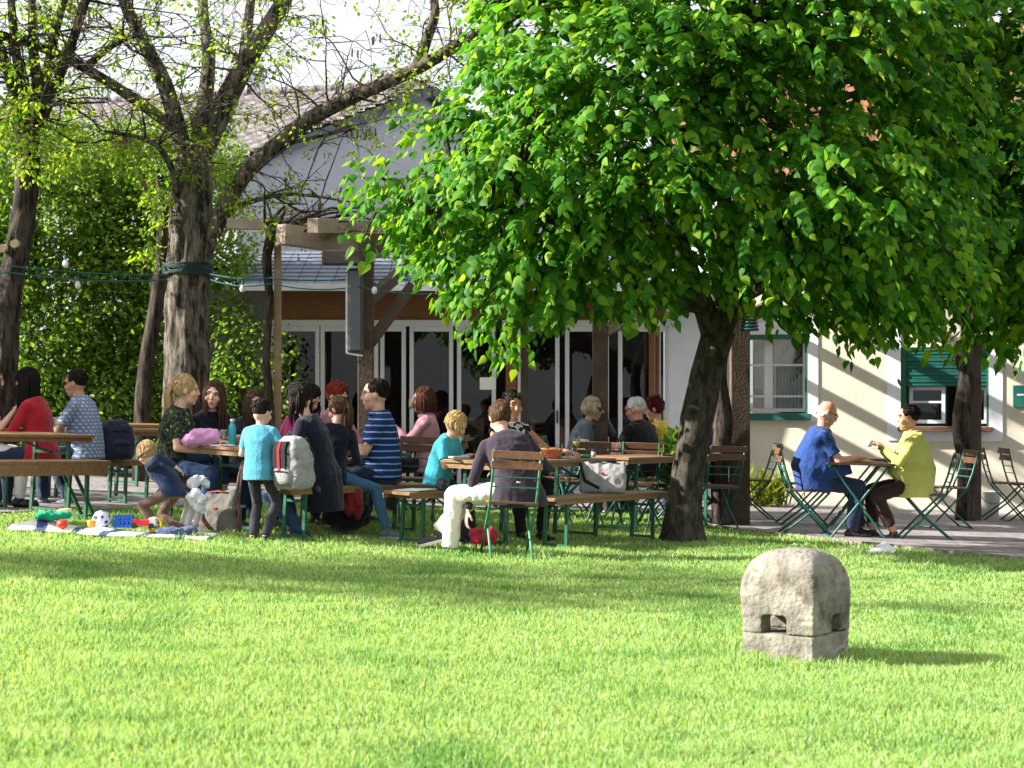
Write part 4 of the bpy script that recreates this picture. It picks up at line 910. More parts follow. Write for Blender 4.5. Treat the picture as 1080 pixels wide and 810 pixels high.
# -- a second lime reaching in from the right edge
l2 = GX(1260, 18.2); lime2 = thing('lime_tree', 'second lime tree, dark shaded leaves reaching in at the right photo edge', 'tree', l2)
m = MB(); tk = limb(m, [l2+V((0,0,-.1)), P(1255,500,18.2), P(1240,400,18.2), P(1230,330,18.1)], [.24,.2,.18,.16], 14, .1); lp2 = list(tk[-4:])
for pts in ([(1230,330,18.1),(1150,260,18.0),(1080,220,17.8),(1000,180,17.7)], [(1230,330,18.1),(1200,200,18),(1150,80,18),(1120,-60,18)], [(1150,260,18),(1080,330,17.9),(1030,350,17.8)], [(1230,330,18.1),(1300,200,18),(1320,0,18)]): lp2 += limb(m, [P(*q) for q in pts], [.09,.07,.04,.02], 8, .1)
lime_tree(lime2, [(985,-80),(965,60),(930,130),(915,240),(930,330),(970,385),(1010,378),(1040,370),(1075,400),(1120,395),(1250,370),(1400,330),(1450,150),(1380,-120),(1200,-260)], 330, 18.2, 1.3, lp2, 5, m, 17)

# -- bare-limbed locusts with first leaves
def twigging(m, starts, rnd, leafp, pods, depth=0, Lr=(.5,1.3), n=1, sunny=.5, droop=-.05):
    for p, d, r in starts:
        for _ in range(n):
            dd = (d*.5+V((rnd.gauss(0,1), rnd.gauss(0,.8), rnd.gauss(.2,.7)))).normalized(); L = rnd.uniform(*Lr); q = p; pts = [q]; 
            for k in range(5):
                dd = (dd+V((rnd.gauss(0,.22), rnd.gauss(0,.22), rnd.gauss(.0,.2)+droop))).normalized(); q = q+dd*(L/5); pts.append(q)
            m.tube(pts, list(np.linspace(r, r*.3, 6)), 4 if r < .012 else 6, False)
            if depth < 2:
                twigging(m, [(pts[i], dd, r*.55) for i in ((2,3,4) if depth else (1,3,4,5))], rnd, leafp, pods, depth+1, (L*.35, L*.75), 1, sunny, droop)
            if depth >= 1 and rnd.random() < sunny:
                for i in (3, 4, 5): leafp.append((pts[i], dd))
            elif depth >= 1 and rnd.random() < .06: pods.append(pts[5])
def loc_leaves(root, leafp, rnd, per=7, name='crown', size=(.03,.06), mat=None, spread=.09):
    pos, ax, nr, sz = [], [], [], []
    for p, d in leafp:
        for j in range(per):
            o = V((rnd.gauss(0,1), rnd.gauss(0,1), rnd.gauss(-.3,.8))); pos.append(p+o*spread); ax.append(o*.6+V((0,0,-.4))); nr.append(V((rnd.gauss(0,.5), rnd.gauss(0,.5), 1))); sz.append(rnd.uniform(*size))
    leaves(name, np.array(pos), np.array(ax), np.array(nr), np.array(sz), LEAF4, mat or LOCL, root, root.location)
def px_limbs(m, spec, rough=.16, furrow=0, seg=12, n=6):
    out = []
    for pts, r in spec:
        s_ = limb(m, [P(*q) for q in pts], r, (seg if r[0] > .06 else 7), rough, n, furrow=(furrow if r[0] > .06 else 0)); out.append((s_, r))
    return out
def starts_from(limbs, rnd, n, f0=.2):
    st = []
    for s_, r in limbs:
        for _ in range(max(1, int(n*len(s_)/20))):
            i = int(rnd.uniform(f0, .98)*(len(s_)-1)); t = (s_[i+1]-s_[i]).normalized(); d = t.cross(V((rnd.gauss(0,1), rnd.gauss(0,1), rnd.gauss(0,1)))).normalized(); st.append((s_[i], (d+t*.6).normalized(), rnd.uniform(.008,.018)))
    return st
rnd = random.Random(21); bg_ = GX(198, 22)
big = thing('locust_tree', 'big rough-barked tree with forked limbs and sparse yellow green leaves, teal band round it', 'tree', bg_); m = MB()
trunk_sp = px_limbs(m, [([(198,548,22),(198,480,22),(197,400,22),(198,320,22),(200,250,22),(203,190,22),(206,150,22)], [.30,.27,.26,.25,.25,.23,.17])], .16, .022, 64, 14)
ls = px_limbs(m, [([(203,200,22),(192,155,22),(176,95,21.9),(152,45,21.8),(128,-10,21.7),(110,-120,21.6)], [.13,.11,.095,.08,.065,.05]), ([(205,180,22),(214,120,22.1),(220,60,22.2),(214,0,22.3),(222,-100,22.4)], [.12,.10,.08,.06,.04]),
   ([(208,175,22),(236,110,22),(268,52,21.9),(300,0,21.8),(335,-80,21.7)], [.15,.13,.11,.095,.06]), ([(212,270,22),(236,222,21.8),(262,180,21.6),(318,132,21.3),(365,105,21.1),(440,72,20.8),(500,37,20.6),(570,0,20.4)], [.115,.10,.095,.09,.082,.072,.06,.04]),
   ([(440,70,20.8),(450,42,20.8),(459,12,20.8),(450,-30,20.8)], [.07,.06,.055,.03]), ([(195,145,22),(150,110,21.8),(100,78,21.6),(50,52,21.4),(0,38,21.2),(-70,15,21)], [.075,.065,.06,.05,.045,.03]),
   ([(90,72,21.6),(118,48,21.6),(150,35,21.6)], [.05,.04,.02]), ([(212,165,22),(250,90,22.6),(262,20,23),(270,-60,23)], [.1,.08,.06,.04]), ([(188,215,21.9),(182,180,21.6),(160,150,21.4),(110,138,21.2)], [.06,.04,.03,.015]), ([(236,222,21.8),(300,205,21.6),(370,213,21.4)], [.04,.025,.01]), ([(268,160,21.6),(310,150,21.4),(375,135,21.2)], [.04,.025,.01])])
leafp, pods = [], []
st = starts_from(ls, rnd, 10, .4); twigging(m, st, rnd, leafp, pods, sunny=.15)
st2 = [(P(rnd.uniform(178,240), rnd.uniform(130,230), 21.8), V((rnd.choice((-1,1)), -.5, .2)).normalized(), .01) for _ in range(4)]; twigging(m, st2, rnd, leafp, pods, Lr=(.3,.7), sunny=.85)
obj('trunk', m, BARKR, big, True); loc_leaves(big, leafp, rnd, 9, size=(.035,.075), spread=.07)
pd = MB()
for p in pods[:160]:
    for _ in range(4): q = p+V((rnd.gauss(0,.05), rnd.gauss(0,.05), 0)); pd.bar(q, q+V((rnd.gauss(0,.02), 0, -.09)), .018, .004)
obj('seed_pods', pd, PODM, big)['kind'] = 'stuff'
band = MB()
for i in range(16): 
    a0 = rnd.uniform(0, 6.28); z0 = P(0,285,22).z+rnd.uniform(-.07,.07); tl_ = rnd.uniform(-.05,.05)
    band.tube([V((bg_.x+.288*math.cos(a0+t), 22+.288*math.sin(a0+t), z0+tl_*math.sin(t)+.012*math.sin(7*t+i))) for t in np.linspace(0, 6.2832, 25)], .012, 6, False)
tag(obj('trunk_binding', band, M('dark_teal_rope', (.006,.026,.027), .7, .3, 12, .1), at=V((bg_.x,22,P(0,285,22).z))), 'dark teal cord wound many times round the big rough trunk', 'cord')

lt_ = GX(4, 21); left = thing('locust_tree', 'dark forked tree with sawn branch stubs at the left photo edge', 'tree', lt_); m = MB(); rnd = random.Random(5)
px_limbs(m, [([(0,560,21),(3,480,21),(5,400,21),(9,310,21),(20,255,21),(27,210,21),(29,165,21)], [.175,.15,.145,.14,.14,.135,.13])], .16, .014, 44, 12)
ls2 = px_limbs(m, [([(28,190,21),(22,130,21),(8,75,21),(-8,20,21),(-20,-50,21)], [.075,.065,.055,.045,.03]), ([(29,170,21),(24,100,21),(15,40,21),(10,-30,21)], [.075,.06,.05,.035]), ([(31,170,21),(40,105,21),(35,50,21),(33,-30,21)], [.08,.065,.055,.035]), ([(33,160,21),(46,95,21),(56,45,21),(72,-20,21)], [.075,.06,.05,.035]), ([(38,140,21),(70,62,21),(90,0,21),(102,-50,21)], [.07,.055,.05,.035]), ([(30,120,21),(60,110,20.8),(110,108,20.6)], [.03,.02,.01])])
leafp, pods = [], []; twigging(m, starts_from(ls2, rnd, 9), rnd, leafp, pods, sunny=.15)
twigging(m, [(P(rnd.uniform(15,50), rnd.uniform(90,160), 20.8), V((rnd.choice((-1,1)), -.4, .1)).normalized(), .01) for _ in range(4)], rnd, leafp, pods, Lr=(.3,.8), sunny=.9)
obj('trunk', m, BARKD, left, True); loc_leaves(left, leafp, rnd, 9, size=(.035,.075), spread=.07)
for px, py in ((5,262), (18,257)):
    sm_ = MB(); c = P(px,py,20.9); sm_.tube([c+V((0,.02,0)), c+V((0,-.13,-.01))], .045, 12); obj('branch_stub', sm_, M('sawn_wood', (.45,.36,.24), .8, .2, 20, .1), left)
# -- the off-frame trees at the left whose shade lies on tables and lawn
def shade_tree(x, y, zc, r, nl, seed, label):
    rnd = random.Random(seed); p0 = V((x,y,g(x))); t = thing('locust_tree', label, 'tree', p0); m = MB(); leafp, pods = [], []
    limb(m, [p0, p0+V((.1,0,1.5)), p0+V((0,.1,zc-1.2))], [.26,.22,.18], 12); ls = []
    for k in range(9):
        a = 6.283*k/9+rnd.random(); e = p0+V((math.cos(a)*r[0]*.85, math.sin(a)*r[1]*.85, zc-p0.z+rnd.uniform(-.6,1)*r[2]*.7)); q = p0+V((0,.1,zc-1.3))
        ls.append((limb(m, [q, q.lerp(e, .5)+V((0,0,.3)), e], [.1,.07,.03], 7), [.1,.03]))
    twigging(m, starts_from(ls, rnd, 7), rnd, leafp, pods, sunny=1, Lr=(.5,1.2)); obj('trunk', m, BARKR, t, True); rnd.shuffle(leafp)
    loc_leaves(t, leafp[:nl], rnd, 9, size=(.05,.10), spread=.14)
shade_tree(-8.4, 17.4, 4.7, (1.9,2.1,2.0), 5500, 31, 'leafy locust tree standing left of the photo beside the seated party')
shade_tree(-14.0, 11.9, 7.2, (3.2,1.5,2.2), 1000, 32, 'broad locust tree standing left of the photo beside the middle lawn')
shade_tree(-9.2, 19.3, 4.2, (1.6,1.4,1.6), 2600, 33, 'low locust tree standing left of the photo before the shrubs')

# -- tall shrubs at the left
def shrub(x, y, w, d, h, n, seed, label, name='tall_shrub', z0=.05, size=(.05,.10), mat=None, grp='tall shrubs at the left', stems=5):
    rnd = random.Random(seed); rg = np.random.default_rng(seed); b0_ = V((x,y,g(x))); t = thing(name, label, 'shrub', b0_, grp); m = MB(); tips = []
    for k in range(stems):
        a = rnd.uniform(0, 6.28); e = b0_+V((math.cos(a)*w*.8*rnd.random(), math.sin(a)*d*.8*rnd.random(), h*rnd.uniform(.7,1))); s_ = limb(m, [b0_+V((math.cos(a)*.15, math.sin(a)*.15, 0)), b0_.lerp(e, .5)+V((math.cos(a)*.15, math.sin(a)*.1, .1)), e], [.045,.03,.008], 6); tips += s_[2:]
    for _ in range(stems*7):
        p = rnd.choice(tips); q = p+V((rnd.gauss(0,.35)*w, rnd.gauss(0,.35)*d, rnd.uniform(0,.5))); m.tube([p, p.lerp(q,.5)+V((0,0,.05)), q], [.012,.008,.004], 4, False)
    obj('stems', m, BARKD, t)
    C = np.array([[x+rnd.uniform(-1,1)*w*.85, y+rnd.uniform(-1,1)*d*.8, b0_.z+z0+(h-z0)*rnd.random()**1.0] for _ in range(int(n/110))])
    lim = np.array([w,d,h]); idx = rg.integers(0, len(C), n); pos = C[idx]+rg.normal(0, .17, (n,3)); 
    hh = (pos[:,2]-b0_.z)/h; keep = (hh > .03)&(np.abs(pos[:,0]-x) < w*(1.2-.25*hh))&(hh < 1.06); pos = pos[keep]; n = len(pos)
    ax = rg.normal(0,1,(n,3))+np.array([0,-.3,-.5]); nr = rg.normal(0,.6,(n,3))+np.array([-.2,-.4,.9]); leaves('crown', pos, ax, nr, rg.uniform(size[0], size[1], n), LEAF4, mat or SHRL, t, b0_)
shrub(-8.0, 25.3, 1.4, .9, 3.6, 24000, 41, 'tall green shrub behind the left edge tree, leftmost of the shrubs')
shrub(-6.2, 25.0, 1.35, .9, 4.45, 38000, 42, 'tall bright green shrub between the left tree and the thin leaning trunk')
shrub(-4.7, 25.2, 1.25, .8, 4.6, 38000, 43, 'tall shrub filling the gap left of the big rough trunk')
shrub(-3.3, 24.3, .6, .4, 2.2, 2600, 44, 'darker low shrub right of the big trunk, before the mauve wall', z0=.5)
th0 = GX(150, 23.6); th = thing('slender_tree', 'thin dark trunk leaning right, between the shrubs and the big trunk', 'tree', th0); m = MB(); limb(m, [P(148,535,23.6), P(150,440,23.6), P(155,380,23.6), P(166,310,23.6), P(172,230,23.6), P(165,170,23.6)], [.11,.10,.095,.09,.07,.04], 10)
obj('trunk', m, BARKD, th, True); rnd = random.Random(9); lp_ = [(P(rnd.uniform(150,200), rnd.uniform(150,240), 23.6+rnd.uniform(-.4,.4)), V((0,0,1))) for _ in range(90)]; loc_leaves(th, lp_, rnd, 9, size=(.04,.08), mat=SHRL, spread=.14)
# -- climbing vines on the pergola
def vine(pts, r, label, sd, nl=0, fr=None):
    base = V(pts[0]); t = thing('climbing_vine', label, 'vine', base, 'climbing vines on the pergola'); m = MB(); rnd = random.Random(sd)
    s_ = limb(m, pts, r, 9, .3, 6, sd)
    if fr:
        for _ in range(26): 
            p = V(fr)+V((rnd.gauss(0,.12), rnd.gauss(0,.12), rnd.gauss(0,.06))); q = p+V((rnd.uniform(-.3,1.1), rnd.gauss(0,.3), rnd.gauss(.05,.12))); m.tube([p, p.lerp(q,.5)+V((0,0,rnd.uniform(-.05,.15))), q], [.02,.014,.006], 5, False)
    obj('stem', m, BARKD, t, True)
    if nl: loc_leaves(t, [(V(fr)+V((rnd.gauss(.3,.5), rnd.gauss(0,.3), rnd.gauss(0,.1))), V((0,0,1))) for _ in range(nl)], rnd, 7, 'leaves', (.03,.06))
vine([GX(283,21.2), P(284,440,21.2), P(281,380,21.2), P(284,320,21.2), P(282,270,21.2), P(290,240,21.1)], [.06,.05,.045,.045,.05,.06], 'pale vine stem climbing beside the slim pergola post, tangle of twigs on top', 3, 30, P(300,240,21.1))
m_ = V((pp[2].x-.2,pp[2].y-.12,0)); vine([GX(760,19.9), P(758,500,19.9), P(763,440,19.9), P(759,390,19.9), P(768,345,19.9), P(785,315,19.9)], [.10,.085,.09,.08,.075,.06], 'thick dark vine stem standing against the wide pergola post beside the lime trunk', 4)
vine([GX(1017,22.05), P(1019,500,22.05), P(1014,450,22.05), P(1020,400,22.05), P(1016,372,22.05), P(1030,330,22.05)], [.12,.10,.11,.10,.11,.08], 'gnarled vine stem wrapped round the right pergola post near the hatch', 5)
# -- tuft at the wall and potted plant
tb = GX(806, 23.9); tuft = thing('grass_tuft', 'yellow green arching grass tuft growing at the foot of the cream wall', 'plant', tb); rg = np.random.default_rng(3); n = 420
a = rg.uniform(0, 6.28, n); el = rg.uniform(.4, 1.4, n); pos = np.array([tb.x,tb.y,tb.z])+np.stack([rg.normal(0,.16,n), rg.normal(0,.09,n), rg.uniform(0,.25,n)], 1); ax = np.stack([np.cos(a)*np.cos(el), np.sin(a)*np.cos(el), np.sin(el)], 1); nr = np.stack([-np.cos(a)*.5, -np.sin(a)*.5, np.ones(n)], 1)
BLD = (np.array([(-.04,0,0),(.04,0,0),(-.035,.5,.03),(.035,.5,.03),(0,1,-.12)], float), [(0,1,3,2),(2,3,4)])
leaves('blades', pos, ax, nr, rg.uniform(.18,.45,n), BLD, leafmat('tuft_leaves', [(0,(.12,.22,.03)), (1,(.38,.42,.08))], .4, 1.3), tuft, tb)
pb_ = GX(716, 19.0); pot = thing('potted_plant', 'potted plant with narrow pale-edged leaves beside the lime trunk', 'plant', pb_); m = MB(); m.lathe([(.09,0),(.13,.26),(.14,.28),(.12,.28),(.115,.24)], pb_); obj('pot', m, M('terracotta', (.33,.13,.07), .8, .2, 8, .1), pot, True)
n = 170; a = rg.uniform(0, 6.28, n); el = rg.uniform(-.2, 1.2, n); hgt = rg.uniform(.3,.95,n); pos = np.array([pb_.x,pb_.y,pb_.z])+np.stack([np.cos(a)*.05, np.sin(a)*.05, hgt], 1); ax = np.stack([np.cos(a)*np.cos(el), np.sin(a)*np.cos(el), np.sin(el)], 1)
leaves('leaves', pos, ax, np.stack([np.zeros(n), np.zeros(n), np.ones(n)], 1)+rg.normal(0,.3,(n,3)), rg.uniform(.10,.2,n), LEAF4, leafmat('oleander_leaves', [(0,(.04,.12,.02)), (.7,(.14,.26,.06)), (1,(.5,.55,.3))], .35, 1.3), pot, pb_)
m = MB(); [m.tube([pb_+V((0,0,.2)), pb_+V((math.cos(i)*.05, math.sin(i)*.05, .95))], [.012,.006], 5) for i in range(5)]; obj('stem', m, BARKD, pot)

# ------------------------------------------------------------------ the lawn's grass
sc_ = GP(850, 705); sc_.y += .33; sc_.z = g(sc_.x)
def grass():
    rg = np.random.default_rng(77); Ys = np.linspace(4.6, 21.5, 200); dens = np.where(Ys < 8, 9600, 9600*(8/Ys)**1.55); wid = np.minimum(.62*Ys+1.2, 11)
    cum = np.cumsum(dens*wid*(Ys[1]-Ys[0])); n = int(cum[-1]); y = np.interp(rg.random(n)*cum[-1], cum, Ys); x = (rg.random(n)-.5)*np.minimum(.62*y+1.2, 11)
    by = np.interp(x, [p[0] for p in BOUND], [p[1] for p in BOUND]); k = y < by-.02
    # thin, worn turf near the terrace at the right and round the lime
    worn = np.exp(-((by-y)/.55)**2)*(x > 1.6); k &= rg.random(n) > worn*.85
    k &= ~((np.abs(x-sc_.x) < .2)&(np.abs(y-sc_.y) < .2))
    x, y = x[k], y[k]; n = len(x); z = np.where(x < 0, -.05*x, -.03*x)
    patch = .5+.5*np.sin(x*2.1+1.3*np.sin(y*1.7))*np.sin(y*1.3+1.1*np.sin(x*1.9)); h = rg.uniform(.02,.045,n)*(.8+.5*patch)
    h *= .75+.5*np.abs(np.sin(x*5.3+2*np.sin(y*3.1))*np.cos(y*4.7+1.5*np.sin(x*2.3))); h *= 1+.8*(np.hypot(x-sc_.x, y-sc_.y) < .48)*rg.random(n)+.6*(y > 15)*rg.random(n); w = np.where(y < 9, .0026, .0026+.00045*(y-9))
    a = rg.uniform(0, 6.2832, n); ln = rg.uniform(.1,.75,n)*h; b_ = rg.uniform(0, 6.2832, n); cx, sx = np.cos(a)*w, np.sin(a)*w; lx, ly = np.cos(b_)*ln, np.sin(b_)*ln
    v = np.empty((n,5,3)); v[:,0] = np.stack([x-cx, y-sx, z-.004], 1); v[:,1] = np.stack([x+cx, y+sx, z-.004], 1); v[:,2] = np.stack([x-cx*.8+lx*.3, y-sx*.8+ly*.3, z+h*.6], 1); v[:,3] = np.stack([x+cx*.8+lx*.3, y+sx*.8+ly*.3, z+h*.6], 1); v[:,4] = np.stack([x+lx, y+ly, z+h*.95], 1)
    loops = (np.arange(n)[:,None]*5+np.array([0,1,3,2,2,3,4])[None,:]).ravel(); tot = np.tile([4,3], n); st = np.concatenate([[0], np.cumsum(tot)[:-1]])
    gm = leafmat('grass_blades', [(0,(.13,.27,.075)), (.45,(.28,.48,.155)), (.8,(.41,.58,.24)), (.93,(.49,.60,.30)), (1,(.56,.54,.37))], .45, 1.2, .5); N_, L_ = gm.node_tree.nodes, gm.node_tree.links
    rp = next(q for q in N_ if q.type == 'VALTORGB'); t_ = N_.new('ShaderNodeTexCoord'); nn = N_.new('ShaderNodeTexNoise'); nn.inputs['Scale'].default_value = 1.3; nn.inputs['Detail'].default_value = 5; L_.new(t_.outputs['Object'], nn.inputs['Vector'])
    r2 = ramp(N_, [(.30, (.55,.72,.55,1)), (.48, (1,1,1,1)), (.62, (1,1,1,1)), (.80, (1.0,.95,.9,1))]); L_.new(nn.outputs['Fac'], r2.inputs[0]); mm = N_.new('ShaderNodeMix'); mm.data_type = 'RGBA'; mm.blend_type = 'MULTIPLY'; mm.inputs[0].default_value = 1
    tg = [l.to_socket for l in rp.outputs[0].links]; L_.new(rp.outputs[0], mm.inputs[6]); L_.new(r2.outputs[0], mm.inputs[7]); [L_.new(mm.outputs[2], q) for q in tg]
    o = np_mesh('grass', v.reshape(-1,3), loops, st, tot, gm); tag(o, 'short green lawn grass with lighter and darker blades', 'grass', kind='stuff')
grass()
# ------------------------------------------------------------------ the stone in the lawn
stone = thing('garden_stone', 'weathered domed limestone block on a square plinth, notches cut through its foot', 'stone', sc_); ya = R_(-36); RS = Matrix.Rotation(ya, 3, 'Z')
def stonemat():
    m, nt, N, L, b = newmat('weathered_limestone'); tc = N.new('ShaderNodeTexCoord')
    n = N.new('ShaderNodeTexNoise'); n.inputs['Scale'].default_value = 6; n.inputs['Detail'].default_value = 10; n.inputs['Roughness'].default_value = .7; L.new(tc.outputs['Object'], n.inputs['Vector'])
    r = ramp(N, [(.28, c4((.06,.054,.045))), (.42, c4((.15,.137,.117))), (.58, c4((.24,.222,.19))), (.76, c4((.36,.34,.31)))]); L.new(n.outputs['Fac'], r.inputs[0])
    v = N.new('ShaderNodeTexVoronoi'); v.inputs['Scale'].default_value = 38; L.new(tc.outputs['Object'], v.inputs['Vector']); n3 = N.new('ShaderNodeTexNoise'); n3.inputs['Scale'].default_value = 7; n3.inputs['Detail'].default_value = 4; L.new(tc.outputs['Object'], n3.inputs['Vector'])
    lr = ramp(N, [(.34, (.45,.42,.36,1)), (.44, (1,1,1,1)), (.60, (1,1,1,1)), (.66, (1.5,1.5,1.4,1)), (.72, (.7,.72,.6,1))]); L.new(n3.outputs['Fac'], lr.inputs[0]); mu = N.new('ShaderNodeMix'); mu.data_type = 'RGBA'; mu.blend_type = 'MULTIPLY'; mu.inputs[0].default_value = 1; L.new(r.outputs[0], mu.inputs[6]); L.new(lr.outputs[0], mu.inputs[7])
    pr = ramp(N, [(.07, (.35,.33,.3,1)), (.16, (1,1,1,1))]); L.new(v.outputs['Distance'], pr.inputs[0]); mu2 = N.new('ShaderNodeMix'); mu2.data_type = 'RGBA'; mu2.blend_type = 'MULTIPLY'; mu2.inputs[0].default_value = .6; L.new(mu.outputs[2], mu2.inputs[6]); L.new(pr.outputs[0], mu2.inputs[7]); L.new(mu2.outputs[2], b.inputs['Base Color'])
    b.inputs['Roughness'].default_value = .95; b.inputs['Specular IOR Level'].default_value = .15; n2 = N.new('ShaderNodeTexNoise'); n2.inputs['Scale'].default_value = 45; n2.inputs['Detail'].default_value = 8; L.new(tc.outputs['Object'], n2.inputs['Vector'])
    bp = N.new('ShaderNodeBump'); bp.inputs['Strength'].default_value = .7; bp.inputs['Distance'].default_value = .02; L.new(n2.outputs['Fac'], bp.inputs['Height']); L.new(bp.outputs[0], b.inputs['Normal']); return m
STONE = stonemat(); S0 = .40
def roughen(name, mb, voxel, amp):
    def post(o, me):
        n = len(me.vertices); co = np.empty(n*3); me.vertices.foreach_get('co', co); nr_ = np.empty(n*3); me.vertex_normals.foreach_get('vector', nr_); co = co.reshape(-1,3); nr_ = nr_.reshape(-1,3)
        d = np.array([noise.noise((p[0]*6, p[1]*6, p[2]*6))+.5*noise.noise((p[0]*17, p[1]*17, p[2]*17))-1.2*max(0, noise.noise((p[0]*30+4, p[1]*30, p[2]*30))-.35) for p in co]); me.vertices.foreach_set('co', (co+nr_*(d*amp)[:,None]).ravel())
    return fuse(name, mb, STONE, stone, voxel, post, 1)
SW = lambda x, y, z: sc_+RS @ V((x,y,z))
m = MB(); m.box(SW(0,0,.045), (S0,S0,.20), RS); roughen('plinth', m, .010, .004)
# dome: square in plan, rounding over towards the top, standing on four feet
m = MB(); rings = []
def rsq(h, r, z):
    out = []
    for cx, cy, a0 in ((1,1,0),(-1,1,90),(-1,-1,180),(1,-1,270)):
        for q in range(7): t = R_(a0+15*q); out.append(SW(cx*(h-r)+r*math.cos(t), cy*(h-r)+r*math.sin(t), z))
    return out
for z, s_, e in ((.235,.41,.012),(.34,.416,.014),(.40,.408,.02),(.45,.388,.028),(.495,.355,.04),(.528,.305,.055),(.549,.24,.065),(.560,.15,.06),(.565,.05,.022)): rings.append(rsq(s_/2, e, z))
m.loft(rings)
for x, y, w, d in ((-.145,-.15,.115,.10),(.125,-.10,.155,.20),(-.15,.13,.11,.14),(.145,.15,.115,.11),(-.03,.12,.2,.12)): m.box(SW(x,y,.195), (w,d,.10), RS)
roughen('dome', m, .008, .006); flush()

# ------------------------------------------------------------------ things on the tables
def on_table(px, Y, h=.75): p = GX(px, Y); return V((p.x, p.y, p.z+h))
BEER = M('amber_drink', (.45,.22,.03), .15, .1, 5, 0, spec=.8); WATER = CLEAR
def make_glass(label, r=.034, h=.13, drink=True):
    t = thing('drinking_glass', label, 'glass', group='drinking glasses on the tables'); m = MB(); m.lathe([(r*.85,0),(r,h*.2),(r,h),(r-.003,h),(r-.003,.012),(0.004,.010)]); obj('vessel', m, CLEAR, t, True, local=True)
    if drink: m = MB(); m.lathe([(r-.005,.013),(r-.005,h*.55)]); obj('drink', m, BEER, t, True, local=True)
    return t
g0 = make_glass('glass of amber drink left of the turquoise bottle, nearer the long-haired girl'); g0.location = on_table(222, 16.55)
dup(g0, on_table(236, 16.6), 0, 'glass of amber drink standing right beside the turquoise bottle', tilt=False)
g1 = make_glass('tall clear empty glass left of the woven basket', drink=False); g1.location = on_table(563, 16.9)
for px, Y, l in ((572,17.0,'clear empty glass behind the woven basket'), (590,17.1,'tall glass with water just right of the woven basket'), (366,17.5,'clear glass before the man in the striped polo'), (58,18.2,'clear glass between the red sweater and the checked shirt'), (64,18.5,'clear glass close to the checked-shirt man\'s hand'), (620,21.3,'clear glass in front of the ash-blond woman')): dup(g1, on_table(px, Y), 0, l, tilt=False)
w0 = thing('wine_glass', 'stemmed wine glass with pale wine beside the green ashtray', 'glass', on_table(608, 17.5)); m = MB(); m.lathe([(.032,0),(.032,.004),(.005,.010),(.004,.09),(.03,.125),(.036,.165),(.03,.20),(.028,.20),(.034,.165),(.005,.098)]); obj('bowl', m, CLEAR, w0, True, local=True); m = MB(); m.lathe([(.004,.1),(.027,.126),(.031,.15)]); obj('wine', m, M('pale_wine', (.6,.5,.12), .1, .05, 5, 0), w0, True, local=True)
hw = A_hand = None
bt = thing('drinking_bottle', 'turquoise metal drinking bottle on the children\'s table', 'bottle', on_table(245, 16.35)); m = MB(); m.lathe([(.030,0),(.034,.01),(.034,.15),(.028,.175),(.017,.19),(.016,.20)]); obj('flask', m, M('turquoise_enamel', (.03,.38,.48), .3, .05, 5, 0), bt, True, local=True); m = MB(); m.lathe([(.019,.2),(.02,.205),(.02,.225),(.014,.232)]); obj('cap', m, M('steel_cap', (.5,.55,.58), .3, .1, 5, 0, metal=.6), bt, True, local=True)
m = MB(); p = on_table(232, 16.2); m.box(p+V((0,0,.004)), (.21,.3,.005), Matrix.Rotation(R_(20),3,'Z')); m.box(p+V((.02,-.05,.009)), (.15,.2,.005), Matrix.Rotation(R_(-10),3,'Z')); tag(obj('paper_sheet', m, M('paper', (.8,.8,.77), .8, .04, 5, 0), at=p), 'sheets of white paper lying on the end of the children\'s table', 'paper')
def blob(name, c, r, mat, label, cat, seed, amp=.3, n=10, voxel=.012, wr=.01, parent=None):
    c = V(c); t = None; m = MB(); rnd = random.Random(seed)
    for _ in range(n): m.ell(c+V((rnd.uniform(-1,1)*r[0]*.6, rnd.uniform(-1,1)*r[1]*.6, rnd.uniform(-.5,1)*r[2]*.5)), (r[0]*rnd.uniform(.35,.6), r[1]*rnd.uniform(.35,.6), r[2]*rnd.uniform(.35,.6)))
    o = obj(name, m, mat, at=c); q = o.modifiers.new('r', 'REMESH'); q.mode = 'VOXEL'; q.voxel_size = voxel; PEND.append((o, wrinkle(wr, 16, seed))); tag(o, label, cat); return o
blob('plastic_bag', on_table(212, 16.15)+V((0,0,.05)), (.16,.12,.10), cloth('pink_plastic', (.62,.28,.52)), 'crumpled pink plastic bag in the ponytailed woman\'s lap at the table', 'bag', 4)
# woven basket with rim
bk = thing('woven_basket', 'round red-brown woven bread basket on the hoodie woman\'s table', 'basket', on_table(577, 17.0)); m = MB()
for i in range(7): m.tube([V((.12*math.cos(t)*(1+.012*i), .12*math.sin(t)*(1+.012*i), .012+.011*i+.004*math.sin(14*t+i*math.pi))) for t in np.linspace(0,6.2832,43)], .0075, 6, False)
obj('side', m, M('red_wicker', (.42,.13,.06), .7, .4, 30, .3), bk, True, local=True); m = MB(); m.lathe([(.118,.0),(.118,.012)], seg=28); obj('bottom', m, M('wicker_base', (.3,.13,.06), .8, .3, 30, .2), bk, local=True)
for k in range(3): pass
m = MB(); [m.ell(V((.05*math.cos(a), .05*math.sin(a), .065)), (.05,.035,.03)) for a in (0,2.1,4.2)]; tag(obj('bread_roll', m, M('bread_crust', (.45,.22,.08), .8, .3, 15, .3), at=V((0,0,0)), smooth=True), 'light brown bread rolls lying in the woven basket', 'bread'); bpy.data.objects['bread_roll'].location = bk.location
as_ = thing('ashtray', 'shallow dark green glass ashtray beside the wine glass', 'ashtray', on_table(617, 17.4)); m = MB(); m.lathe([(.05,0),(.06,.03),(.052,.034),(.04,.012),(.003,.011)], seg=24); obj('dish', m, M('green_glass', (.01,.22,.10), .15, .1, 5, 0, spec=.8), as_, True, local=True)
